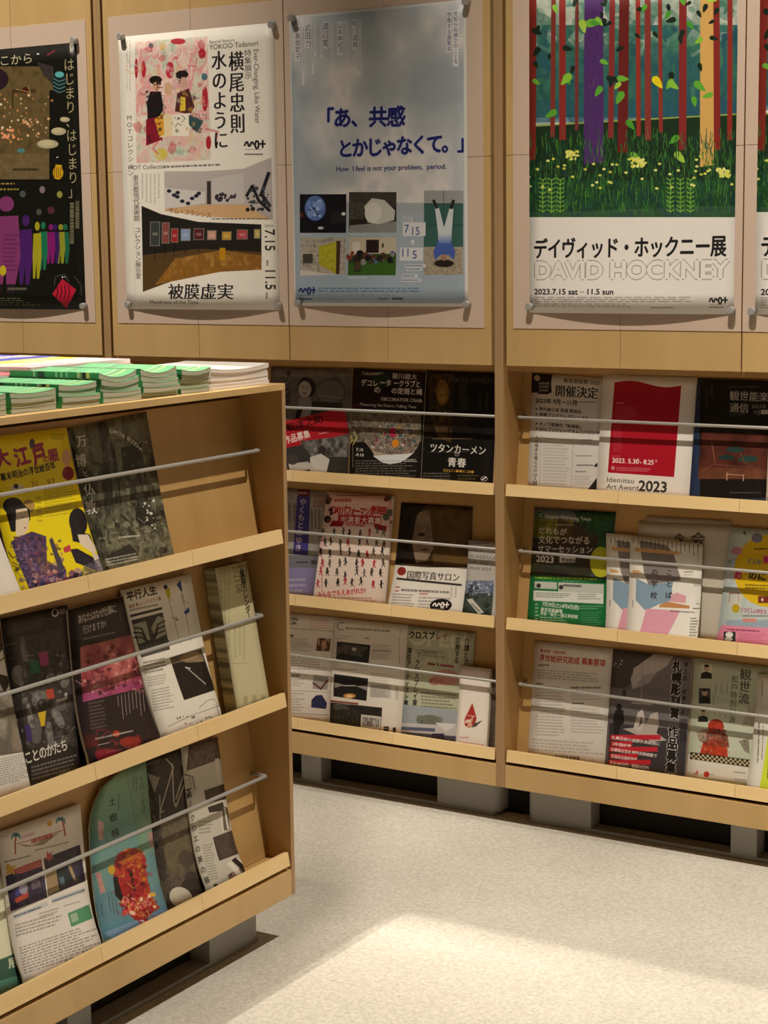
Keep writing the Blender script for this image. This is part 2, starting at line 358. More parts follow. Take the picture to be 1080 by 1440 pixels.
    def n(s, pts, cols, sc_=8, a=1, oct_=4, asp=1, contrast=1.6):
        """mottled photographic patch: noise through a palette, inside a rectangle (x0, y0, x1, y1) or polygon"""
        if np.ndim(pts) == 1: x0, y0, x1, y1 = pts; pts = [(x0, y0), (x1, y0), (x1, y1), (x0, y1)]
        cv = cover(psegs(s.M(pts)), s.W, s.H)
        if cv is None: return
        x, y, m = cv; u = s.h[0, 0] / s.h[2, 2] / s.o[2]; k_ = max(abs(sc_ * u), 1.2)
        f = vnoise(*m.shape, k_, k_ * asp, s.rs, oct_); f = np.clip((f - .5) * contrast + .5, 0, .9999) * (len(cols) - 1)
        C = np.array([rgb(c) for c in cols]); i = f.astype(int); fr = (f - i)[..., None]; c_ = C[i] * (1 - fr) + C[np.minimum(i + 1, len(cols) - 1)] * fr
        R = s.px[y:y + m.shape[0], x:x + m.shape[1]]; R += (c_ - R) * (m * a)[..., None]
    def gr(s, pts, c0, c1, vert=1, a=1):
        if np.ndim(pts) == 1: x0, y0, x1, y1 = pts; pts = [(x0, y0), (x1, y0), (x1, y1), (x0, y1)]
        cv = cover(psegs(s.M(pts)), s.W, s.H)
        if cv is None: return
        x, y, m = cv; f = np.linspace(0, 1, m.shape[0])[:, None, None] if vert else np.linspace(0, 1, m.shape[1])[None, :, None]
        R = s.px[y:y + m.shape[0], x:x + m.shape[1]]; R += (rgb(c0) * (1 - f) + rgb(c1) * f - R) * (m * a)[..., None]
    def dots(s, x0, y0, x1, y1, n, r, cols, a=1, asp=1):
        for _ in range(n):
            rr = r * (.5 + s.rs.rand()); s.ell(x0 + s.rs.rand() * (x1 - x0), y0 + s.rs.rand() * (y1 - y0), rr, rr * asp, cols[s.rs.randint(len(cols))], a, s.rs.rand() * 3)
    def mat(s, rough=.42, spec=.4):
        im = bpy.data.images.new(s.name, s.W, s.H); b = np.ones((s.H, s.W, 4), np.float32); b[..., :3] = np.clip(s.px[::-1], 0, 1)
        im.pixels.foreach_set(b.ravel()); im.update(); im.pack()
        m, N, L, p = newmat(s.name); ti = N.new('ShaderNodeTexImage'); ti.image = im; ti.extension = 'EXTEND'; L.new(ti.outputs['Color'], p.inputs['Base Color'])
        p.inputs['Roughness'].default_value = rough; p.inputs['Specular IOR Level'].default_value = spec; return m
def busy(P, x0, y0, x1, y1, n, r, cols, a=.6):               # small irregular patches and strokes, as in a halftone photo
    rs = P.rs
    for _ in range(n):
        x = rs.uniform(x0, x1); y = rs.uniform(y0, y1); q = r * rs.uniform(.4, 1.4); t = rs.uniform(0, 6.28); c_ = cols[rs.randint(len(cols))]
        if rs.rand() < .35: P.line([(x, y), (x + q * 1.6 * math.cos(t), y + q * 1.6 * math.sin(t)), (x + q * 2.4 * math.cos(t + .8), y + q * 2.4 * math.sin(t + .8))], q * .3, c_, a)
        else: P.poly([(x + q * rs.uniform(.4, 1) * math.cos(t + k), y + q * rs.uniform(.4, 1) * math.sin(t + k)) for k in (0, 1.3, 2.5, 3.7, 5)], c_, a)
def logo(P, x, y, w_, col):                                   # the wavy m, ring and plus mark
    h = w_ * .36; P.line([(x, y + h * .75), (x + w_ * .07, y + h * .3), (x + w_ * .14, y + h * .25), (x + w_ * .2, y + h * .8), (x + w_ * .27, y + h * .75), (x + w_ * .33, y + h * .3), (x + w_ * .4, y + h * .3), (x + w_ * .44, y + h * .6)], w_ * .085, col)
    t = np.linspace(0, 2 * np.pi, 17); P.line(np.c_[x + w_ * .6 + w_ * .085 * np.cos(t), y + h * .62 + h * .5 * np.sin(t)], w_ * .085, col)
    P.line([(x + w_ * .88, y + h * .05), (x + w_ * .88, y + h)], w_ * .085, col); P.line([(x + w_ * .75, y + h * .5), (x + w_, y + h * .5)], w_ * .085, col)
# ---------------------------------------------------------------- sheets
def sheet(name, label, cat, P, tl, tr, br, bl, n, th=.0012, group=None, bow=None, nx=6, ny=12, ext=None, outline=None, mats=None, curl_p=2.5, off=None):
    """paper on a plane: corner points are world points; off(u, t) -> forward offset along n; ext -> extra length below t = 1"""
    tl, tr, br, bl, n = [np.asarray(v, float) for v in (tl, tr, br, bl, n)]; n = n / np.linalg.norm(n)
    cen = (tl + tr + br + bl) / 4; vs_ = []; uv = []; t1 = 1 + (ext or 0)
    for layer in (0, 1):
        for j in range(ny + 1):
            t = t1 * j / ny
            for i in range(nx + 1):
                u = i / nx; uu, tt = (u, t) if outline is None else outline(u, t)
                L_ = tl + (bl - tl) * tt; R_ = tr + (br - tr) * tt; p = L_ + (R_ - L_) * uu + n * ((off(uu, tt) if off else 0) - layer * th)
                vs_.append(p - cen); uv.append((uu, 1 - tt))
    K = (nx + 1) * (ny + 1); fs = []; mi = []
    for j in range(ny):
        for i in range(nx):
            a = j * (nx + 1) + i; b = a + 1; c = a + nx + 2; d = a + nx + 1
            fs.append((a, d, c, b)); mi.append(0); fs.append((K + a, K + b, K + c, K + d)); mi.append(1)
    rim = [i for i in range(nx + 1)] + [(j + 1) * (nx + 1) + nx for j in range(ny)] + [ny * (nx + 1) + i for i in range(nx - 1, -1, -1)] + [j * (nx + 1) for j in range(ny - 1, 0, -1)]
    for a, b in zip(rim, rim[1:] + rim[:1]): fs.append((a, b, K + b, K + a)); mi.append(1)
    me = bpy.data.meshes.new(name); me.from_pydata([tuple(v) for v in vs_], [], fs); me.update()
    ul = me.uv_layers.new(); lv = np.zeros(len(me.loops), int); me.loops.foreach_get('vertex_index', lv)
    ul.data.foreach_set('uv', np.array(uv)[lv].ravel()); me.polygons.foreach_set('material_index', mi); me.polygons.foreach_set('use_smooth', [m == 0 for m in mi])
    o = link(name, me, [mats or P.mat(), M_PAPER]); o.location = cen; tag(o, label, cat, group); return o
def proj(p):
    d = np.asarray(p, float) - C0; z = d @ FW; return (540 + F_PX * (d @ RT) / z, 720 - F_PX * (d @ UP) / z)
YW = -.0022
BW, BH = .515, .728
def wx(px, y=YW): return hit(px, (0, 1, 0), (0, y, 0))
def poster(idx, x, z, draw, label, W=760):
    c = [(x, YW, z + BH), (x + BW, YW, z + BH), (x + BW, YW, z), (x, YW, z)]
    P = Print('poster_print_%s' % idx, W, int(W * BH / BW), [proj(p) for p in c], 'f4efe8', 7 + idx); draw(P)
    def off(u, t): return .013 * math.sin(math.pi * u) * max(0, (t - .62) / .38) ** 2 + .0006 * math.sin(math.pi * u)
    return sheet('poster', label, 'poster', P, *c, (0, -1, 0), th=.0004, off=off, nx=16, ny=16, group='exhibition posters pinned on the cabinet doors')
FR = {'L': Matrix.Translation((-.0168, 0, 0)), 'R': Matrix.Translation((-.0168 + U, 0, 0)), 'G': gm}
def leaf(fr, tier, quad, W, bg, draw, label, ot=.003, ob=None, th=.002, seed=1, name='leaflet', cat='leaflet', group=None, p=2.5, outline=None, rough=.42, H=None):
    ob = ot if ob is None else ob; M = FR[fr]; zl = (G_TIER if fr == 'G' else TIER)[tier]
    (y0, z0), (y1, z1) = board_plane(zl); R3 = M.to_3x3()
    n = R3 @ Vector((0, -(z1 - z0), y1 - y0)).normalized(); p0 = M @ Vector((0, y0, z0))
    n, p0 = np.array(n), np.array(p0)
    o_ = [ot, ot, ob, ob]; c = [hit(q, n, p0 + n * o_[i]) for i, q in enumerate(quad)]
    hgt = (np.linalg.norm(c[0] - c[3]) + np.linalg.norm(c[1] - c[2])) / 2; wd = np.linalg.norm(c[0] - c[1])
    pq = [quad[0], quad[1], proj(c[2] - n * (ob - ot)), proj(c[3] - n * (ob - ot))]     # the sheet as it would lie uncurled
    P = Print('print_%s%d_%s' % (fr, tier, label[:18].replace(' ', '_')), W, H or int(W * hgt / wd), pq, bg, seed); draw(P)
    zg = zl + .0098; ext = max(0, min((c[3][2] - zg) / (c[0][2] - c[3][2]), (c[2][2] - zg) / (c[1][2] - c[2][2])))
    return sheet(name, label, cat, P, *c, n, th=th, off=lambda u, t: (ob - ot) * (min(t, 1) ** p - t), ext=ext, group=group, outline=outline, mats=P.mat(rough), ny=14)
R_ = random.Random(5)
# ---- posters
def d_p1(P):                                                 # black curtain poster
    P.px[:] = rgb('15150f'); P.c(0, 20, 6.546)
    P.n((-900, 480, 490, 1280), ['54452a', '6b5a38', '5c4b2c'], 60, 1, 3); P.n((-900, 1280, 455, 1520), ['6a5838', '7d6a48'], 30, 1, 3)
    P.poly([(340, 440), (490, 480), (480, 640), (400, 560)], '3a3433'); P.ell(-60, 600, 140, 110, '2b1a28')
    P.rect(110, 690, 330, 720, '3c2c18', .8); P.rect(110, 720, 125, 870, '3c2c18', .8); P.ell(235, 700, 30, 30, '4a1c14'); P.line([(150, 690), (280, 720), (260, 660)], 10, 'a88a52', .8)
    P.rect(455, 700, 560, 1500, '15150f')
    P.dots(-700, 720, 480, 1180, 110, 9, ['ffe9c0', 'f0c690', 'd89c66', 'b87848'], .9); P.dots(20, 1060, 130, 1140, 22, 10, ['ffb088', 'ff9868'], .9); P.dots(200, 950, 300, 1040, 14, 9, ['ffd0a0', 'e89868'], .9)
    P.ell(545, 615, 65, 90, '1a2a2c'); P.ell(548, 555, 42, 28, '5fb4b8')
    for k in range(4): P.line([(490, 590 + 34 * k), (545, 620 + 34 * k), (600, 600 + 34 * k)], 8, '6aa8aa', .8)
    for x, y, a, b in ((440, 1195, 100, 42), (540, 1078, 70, 36), (598, 970, 46, 24)):
        P.ell(x, y, a, b, 'b5ac8c'); P.ell(x - 10, y - 8, a * .7, b * .7, 'cbbf98')
    P.t('こから', -8, 470, 105, 'c8bc9a'); P.t('ここからはじまる', -940, 480, 105, 'c8bc9a')
    P.t('「はじまり、はじまり」', 628, 270, 128, 'b8ac86', v=1, sx=.8, sp=1.03)
    P.dots(520, 1310, 560, 1325, 2, 9, ['ffffff'], 1); P.line([(540, 1400), (530, 1500)], 60, 'd8a820'); P.ell(195, 1255, 36, 22, '4f8684')
    P.rect(340, 360, 362, 372, 'e8e4e0'); P.line([(440, 375), (505, 335)], 12, '8a2040')
    P.c(0, 230, 6.546)
    P.ell(535, 85, 48, 62, 'd9a922'); 
    for k in range(4): P.line([(505 + 18 * k, 40), (500 + 20 * k, 130)], 5, '4a3810')
    P.n((80, 20, 450, 130), ['7a684a', '6a5a3c'], 10, .8); P.g(120, 35, 400, 75, 1, '1c160c', .9)
    P.g(-400, 170, 300, 200, 1, 'b8a060', .9); P.g(-400, 222, 345, 252, 1, 'b8a848', .9); P.ell(390, 240, 26, 34, '8a7480'); P.ell(550, 285, 26, 32, '9a9a48'); P.ell(210, 280, 28, 32, '4d5850'); P.ell(360, 445, 26, 30, '50524a'); P.ell(470, 430, 34, 34, '5a2e3c')
    def fig(x, y, h, w_, c_, a=.95):
        P.ell(x, y + h * .07, w_ * .32, h * .08, c_, a); P.poly([(x - w_ * .5, y + h * .2), (x + w_ * .5, y + h * .19), (x + w_ * .62, y + h * .62), (x + w_ * .4, y + h), (x + w_ * .1, y + h), (x, y + h * .7), (x - w_ * .12, y + h), (x - w_ * .38, y + h), (x - w_ * .55, y + h * .6)], c_, a)
    for x, c_ in ((600, '22704e'), (560, '9c9a2c'), (510, '3a1c66'), (470, '8c1c74'), (400, '1f7c56'), (345, 'b5ab24'), (240, '4f2270'), (60, '8c3c76'), (-130, '3a1c66'), (-300, 'b5ab24'), (-440, '1f7c56')):
        hh = 360 + 80 * (x < 460) + 80 * (x < 360) + 130 * (x < 300) + 240 * (x < 100); fig(x, 560 - 60 * (x < 300) - 170 * (x < 100) - (x < 460) * 20, hh, 70 + 40 * (x < 300) + 110 * (x < 100), c_, .95)
    P.g(30, 640, 180, 1000, 9, '3a1030', .35); P.ell(38, 985, 32, 48, 'c8b628')
    P.rect(-700, 1110, 760, 1340, '14160f', .8); P.g(90, 1130, 310, 1175, 1, '787460', .9); P.g(-600, 1230, 420, 1310, 4, '8a8670', .75); P.g(-600, 1322, 420, 1336, 1, '3a8050', .6)
    P.poly([(580, 1060), (705, 1160), (625, 1335), (495, 1200)], 'c4203c')
    for k in range(4): P.line([(535 + 34 * k, 1120), (545 + 34 * k, 1180), (530 + 36 * k, 1240)], 8, '2c0c14')
    P.line([(510, 1120), (520, 1040), (600, 1020), (640, 1090)], 8, '5a5a58', .8); P.line([(690, 1040), (750, 1120), (750, 1210)], 12, '5a5a58', .6); P.dots(575, 1040, 605, 1052, 2, 9, ['ffffff'])
    P.g(640, 360, 685, 760, 1, '8a8468', .85, v=1, fill=.8); P.g(690, 345, 735, 680, 1, '8a8468', .85, v=1, fill=.8)
q = wx((120.8, 435.3)); poster(1, q[0] - BW, q[2], d_p1, 'black poster of glowing coloured figures and clouds, left edge of the photo')
def d_p2(P):
    P.px[:] = rgb('f5efe4'); P.c(150, 20, 4.32)
    a = [(172, 170), (612, 135), (632, 885), (182, 905)]
    P.n(a, ['b8c8b4', 'e8dcd0', 'eeb8b0', 'f4e2d6', 'e89aa0', 'dcd8c4'], 60, 1, 4, 1.6, 2.2)
    P.n([(182, 640), (632, 640), (632, 885), (182, 905)], ['a8c0a8', 'dfe0cc', 'e8b8b0', 'd8e0d0'], 50, .8)
    for x, y, rx, ry, c_ in ((435, 165, 45, 18, 'b8182a'), (580, 240, 22, 32, 'b8182a'), (385, 340, 26, 50, 'c02436'), (225, 335, 14, 52, 'b81828'), (180, 330, 10, 60, 'a81828'), (598, 515, 18, 75, 'b01a2a'), (620, 780, 16, 40, 'b01a2a'), (270, 190, 16, 16, '5a5a60'), (340, 190, 20, 26, 'e0a040'), (595, 380, 18, 22, '3c7480'), (330, 850, 40, 36, 'd8c850'), (375, 455, 24, 40, 'd8b088')): P.ell(x, y, rx, ry, c_, .9)
    busy(P, 185, 170, 610, 880, 150, 34, ['f4e2d6', 'e89aa0', 'd8e0d0', 'f0ece4', 'c8303c', 'ecb8a8', 'b8c8c0', 'e8c890'], .4)
    # two seated figures, kept generic
    P.poly([(265, 470), (330, 470), (345, 560), (330, 640), (250, 650), (245, 540)], '1e1a1c'); P.poly([(240, 640), (320, 620), (340, 760), (240, 800)], '8c1c30'); P.poly([(330, 600), (400, 610), (400, 740), (320, 750)], 'ecd9b0'); P.poly([(290, 640), (345, 600), (350, 730), (320, 745)], 'e0a838')
    P.ell(303, 435, 24, 32, 'd8a888'); P.ell(297, 400, 38, 26, '221a18'); P.ell(303, 436, 20, 28, 'd8a888'); P.poly([(430, 480), (500, 450), (535, 560), (510, 610), (415, 590)], '5a2c30'); P.poly([(450, 500), (480, 505), (480, 585), (445, 590)], 'e8c840')
    P.ell(468, 415, 26, 34, 'd8a898'); P.ell(459, 366, 38, 24, '261a18'); P.ell(466, 408, 22, 28, 'd8a898'); P.poly([(400, 610), (510, 600), (500, 740), (400, 740)], 'f4ecdc'); P.poly([(500, 610), (590, 650), (550, 720), (500, 670)], '3c5458')
    busy(P, 240, 470, 345, 790, 36, 16, ['1e1a1c', '8c1c30', '4c2428', '5c1c24'], .6); busy(P, 410, 460, 580, 720, 40, 16, ['5c2c30', '34282c', 'ecdcc0', '3c5458', 'd8b040'], .5); busy(P, 262, 380, 335, 440, 14, 10, ['221a18', '3a2c28'], .9); busy(P, 425, 345, 495, 400, 14, 10, ['261a18', '3a2a28'], .9)
    P.t('水のように', 681, 222, 122, '1c1a1c', v=1, mn=1, sx=.78)
    P.t('横尾忠則', 786, 225, 128, '1c1a1c', v=1, mn=1, sx=.74, sp=.99); P.t('特集展示', 857, 214, 46, '4a4440', v=1)
    P.t('YOKOO Tadanori', 624, 216, 44, '3a3634', sx=.87); P.t('Special feature', 624, 178, 26, '5a5450'); P.t('Ever-Changing, Like Water', 893, 212, 43, '4a4440', v=2, sx=.97)
    logo(P, 838, 765, 125, '111111'); P.g(838, 818, 965, 826, 1, '555555'); P.g(838, 842, 965, 860, 1, '333333', .8)
    P.t('MOTコレクション', 137, 610, 40, '5a5450', v=1, sp=1.05); P.g(115, 160, 150, 560, 2, '9a948c', .35, v=1)
    P.c(150, 220, 4.32); P.line([(100, 105), (150, 110), (165, 480), (175, 905), (560, 905)], 2, 'b8b0a4', .7)
    P.t('MOT Collection', 130, 82, 36, '4a4440'); P.g(345, 52, 755, 76, 1, '6a6460', .8, k=-.04)
    P.t('東京都現代美術館　コレクション展示室', 176, 112, 38, '5a5450', v=1, mn=.5, sp=.93); P.g(205, 105, 330, 290, 5, 'aaa298', .45, v=1)
    P.gr([(350, 90), (600, 90), (830, 75), (1000, 5), (1010, 385), (640, 365), (355, 330)], 'c4bcb8', 'b4aca8'); P.poly([(640, 135), (830, 100), (840, 290), (640, 290)], 'ccc6c2'); P.rect(610, 150, 634, 290, '3a3634')
    P.poly([(355, 190), (600, 215), (600, 285), (355, 320)], 'd8d2ce'); P.poly([(355, 318), (600, 292), (840, 292), (1000, 385), (640, 368), (355, 332)], 'd8b080'); P.poly([(840, 100), (990, 20), (1000, 360), (845, 285)], 'c0b8b4')
    for x, y in ((380, 210), (410, 235), (432, 220), (430, 245), (460, 272), (495, 285), (520, 255), (545, 240), (560, 225)): P.ell(x, y, 14, 11, '2c2c3a')
    P.dots(660, 230, 790, 268, 26, 9, ['24242c', '4a3a48']); P.line([(850, 240), (885, 180), (925, 270), (990, 330)], 18, '20202a'); P.line([(985, 100), (940, 230), (990, 300)], 22, '26262e'); P.dots(850, 170, 990, 330, 30, 9, ['26262e', '484850'])
    P.t('サム・フランシス', 375, 340, 38, '6a3c20', sx=.85, rot=.1); P.g(640, 372, 985, 386, 1, '5a4840', .9)
    P.poly([(212, 300), (330, 350), (560, 398), (940, 413), (943, 688), (700, 700), (440, 745), (225, 822)], '26221e')
    P.poly([(220, 600), (560, 560), (940, 580), (943, 688), (700, 700), (440, 745), (225, 822), (222, 700)], '5a4426'); P.n([(420, 620), (700, 570), (940, 600), (943, 688), (700, 700), (300, 780)], ['a8742c', '8a5e26', 'b98a44'], 30)
    for x, y, w_, h_, c_ in ((295, 470, 62, 150, '3c4440'), (360, 465, 48, 130, '8c4c48'), (415, 480, 46, 88, 'a82c30'), (482, 476, 62, 76, '8ca0c8'), (562, 472, 66, 72, '5c2428'), (641, 478, 58, 60, 'd09a84'), (731, 482, 60, 54, 'c89a2c'), (825, 474, 68, 62, 'b84a50'), (915, 470, 40, 60, 'c8b060')):
        P.rect(x - w_ / 2, y - h_ / 2, x + w_ / 2, y + h_ / 2, 'c8c4ba', .55); P.rect(x - w_ / 2 + 5, y - h_ / 2 + 5, x + w_ / 2 - 5, y + h_ / 2 - 5, c_); P.rect(x - 2, y + h_ / 2, x + 2, y + h_ / 2 + 90 - abs(x - 300) * .08, '16120e'); P.rect(x - w_ * .25, y - 8, x + w_ * .25, y + 10, 'e8e0d0', .35)
    P.rect(690, 555, 725, 632, 'c08c18'); P.t('被膜虚実', 385, 858, 100, '1c1a1c', mn=1, sx=.98); P.t('Membrane of the Time', 270, 895, 32, '4a4440')
    P.t('7.15', 962, 440, 84, '2a2826', v=2, mn=1, sx=.95); P.t('11.5', 966, 676, 84, '2a2826', v=2, mn=1, sx=.95); P.t('2023', 960, 430, 22, '4a4440', sp=1.2); P.g(965, 630, 990, 670, 1, '555555', .7, v=1); P.g(965, 825, 985, 870, 1, '555555', .7, v=1)
poster(2, .0586, .1293, d_p2, 'white poster with a red and pink painting and curved gallery photo')
def d_p3(P):
    P.px[:] = rgb('a9b2b8'); P.c(390, 0, 3.857); P.n((60, 0, 1040, 1100), ['a6b0b8', 'b4bcc3', 'c6cacd', 'e4e0dc', 'b0bac2'], 260, 1, 4, 1.2, 2.2); P.c(390, 240, 3.375)
    P.gr((60, 200, 930, 640), 'a9b8c4', '98b0c8', a=.55); P.c(390, 0, 3.857)
    cols = [((405, 105, 432, 268), '有川滋男'), ((325, 118, 352, 300), '山本麻紀子'), ((246, 118, 272, 262), '渡辺篤'), ((150, 128, 178, 262), '武田力'), ((95, 138, 122, 330), '中島伽耶子')]
    for (x0, y0, x1, y1), s in cols: P.rect(x0, y0, x1, y1, 'eceaee', .95); P.t(s, (x0 + x1) / 2, y0 + 3, (y1 - y0 - 6) / len(s), '44506c', v=1, sx=.75)
    for x, y0, y1 in ((446, 110, 412), (380, 110, 340), (362, 115, 250), (300, 125, 360), (285, 122, 250), (238, 128, 312), (205, 130, 305), (193, 135, 402), (140, 150, 460), (128, 140, 280)): P.rect(x - 6, y0, x + 7, y1, 'e6e4ea', .8); P.g(x - 5, y0, x + 6, y1, 1, '7a8090', .5, v=1)
    P.rect(953, 55, 982, 360, 'eceaee', .95); P.t('見知らぬ誰かのことを', 967, 60, 29, '44506c', v=1, sx=.85); P.rect(918, 60, 945, 285, 'eceaee', .95); P.t('想像する展覧会', 931, 64, 31, '44506c', v=1, sx=.8)
    for col, b in (('c6cad8', 3.4), ('1c2470', 1.1)):
        P.t('「あ、共感', 208, 686, 115, col, b=b, sx=.88, sp=.93, rot=-.02); P.t('とかじゃなくて。」', 325, 848, 108, col, b=b, sx=.84, sp=.865, rot=-.04)
    P.t('How  I feel is not your problem,  period.', 318, 930, 38, '2c3470', b=.6, sx=.92, rot=-.02)
    P.c(390, 240, 3.375)
    P.rect(107, 112, 328, 295, '15151c'); P.ell(180, 178, 50, 60, '5c78b8'); P.dots(145, 140, 210, 215, 26, 9, ['a4bce8', '33486c', '7c98d0']); P.rect(255, 195, 325, 250, '26262a'); P.ell(315, 205, 10, 8, 'f4f4f0'); P.ell(207, 272, 14, 7, 'c8c8d0'); P.ell(115, 210, 8, 12, '6a2c20')
    P.rect(341, 102, 566, 293, '2c2a26'); P.n((341, 102, 566, 170), ['3a3832', '4c483e'], 20); P.poly([(345, 260), (566, 240), (566, 293), (341, 293)], '8c8c8a'); P.poly([(412, 170), (450, 130), (510, 140), (560, 190), (556, 235), (480, 255), (430, 245)], 'c8c8be'); P.ell(455, 200, 40, 50, 'dcdcd2'); P.n((345, 150, 410, 230), ['201e1a', '5a564c', '2c2a26'], 8)
    P.n((110, 318, 328, 492), ['a49c8e', 'bcb4a6', '8c8478'], 16, 1, 3); 
    for k in range(5): P.line([(110, 330 + 26 * k), (328, 335 + 26 * k)], 2, '6a6458', .5)
    P.poly([(110, 470), (250, 490), (328, 492), (110, 498)], 'd8d0c4'); P.poly([(198, 360), (290, 335), (290, 492), (200, 445)], 'b4ae28'); P.n([(205, 370), (285, 345), (285, 480), (205, 440)], ['a49c20', 'c8c23c', '8c8420'], 12, .8); P.poly([(283, 332), (302, 335), (300, 492), (283, 490)], '4c3422'); P.rect(122, 395, 170, 440, '4a463e')
    P.rect(341, 315, 568, 496, '2c4a1c'); P.rect(341, 315, 568, 395, 'c4baa4'); P.rect(425, 328, 485, 390, '2a1c1a'); P.rect(360, 340, 395, 400, 'dcd8cc'); P.rect(500, 345, 508, 365, '201c1a'); P.poly([(341, 440), (568, 420), (568, 496), (341, 496)], '3c6424')
    P.dots(345, 380, 405, 420, 14, 13, ['1c1a1e', '3a3a44', '8c3a2c', 'b89c80']); P.dots(410, 390, 560, 440, 26, 11, ['1c1a1e', '5a6a9c', '8c8a84', '5c3a28', '3c2c20']); P.rect(370, 400, 402, 480, '2c241c', .8); P.rect(372, 430, 400, 470, '5c4430', .8)
    P.rect(697, 95, 882, 362, '3c645e'); P.rect(697, 95, 882, 158, 'a0a4a4'); P.rect(788, 95, 791, 362, '2c3c3a', .7); P.rect(697, 255, 882, 262, '2a504a', .8); P.n((700, 362, 882, 495), ['a89c88', 'bcb09c', '8c806c', 'c8bcac'], 5)
    P.poly([(748, 172), (768, 176), (792, 270), (817, 178), (836, 180), (828, 300), (824, 365), (768, 365), (764, 300)], 'd4dce0'); P.poly([(766, 330), (824, 330), (846, 385), (838, 425), (815, 400), (775, 400), (752, 425), (742, 385)], '4a64b4'); P.gr([(766, 300), (826, 300), (824, 345), (768, 345)], 'd0dae4', '6480c4'); P.line([(742, 142), (758, 176)], 14, '26221e'); P.line([(836, 142), (824, 178)], 14, '26221e'); P.ell(793, 440, 46, 18, '2a221e'); P.ell(793, 412, 13, 16, 'a47c68')
    for y in (150,): P.rect(697, 155, 882, 159, '22302c', .8)
    P.rect(597, 245, 705, 310, 'dedde0'); P.rect(586, 365, 694, 427, 'dedde0'); P.rect(593, 220, 643, 240, 'dedde0', .8); P.t('2023', 594, 238, 20, '506080')
    P.t('7', 602, 295, 56, '33508c', sx=.9); P.t('15', 632, 306, 56, '33508c', sx=.85); P.t('11', 588, 408, 56, '33508c', sx=.85); P.t('5', 643, 418, 56, '33508c', sx=.9); P.poly([(635, 330), (655, 330), (645, 356)], 'e4e4e8')
    for x0, y0, x1 in ((610, 443, 708), (620, 460, 690), (597, 492, 672), (597, 512, 686)): P.rect(x0, y0, x1, y0 + 15, 'dedde0', .9); P.g(x0 + 3, y0 + 2, x1 - 3, y0 + 13, 1, '40507c', .8)
    P.g(110, 299, 170, 306, 1, 'e8e8ec', .6); P.g(345, 299, 440, 306, 1, 'e8e8ec', .6); P.g(345, 503, 440, 512, 1, 'e8e8ec', .8)
    logo(P, 104, 552, 82, '18206c'); P.g(104, 588, 186, 594, 1, '18206c', .7); P.g(104, 602, 186, 616, 1, '18206c', .9); P.g(200, 552, 690, 578, 2, '4c6c94', .7); P.g(200, 585, 640, 612, 3, '5c7ca4', .4); P.g(490, 602, 545, 612, 1, '18206c', .8); P.g(555, 602, 625, 612, 1, '101838', .9, fill=.9)
    P.px[:, :int(P.W * .008)] = rgb('e2e0dc'); P.px[:, -int(P.W * .016):] = rgb('e2e0dc'); P.px[:int(P.W * .012)] = rgb('e2e0dc'); P.px[-int(P.W * .016):] = rgb('e2e0dc')
poster(3, .6215, .1412, d_p3, 'pale cloudy blue poster with navy lettering and five small photos')
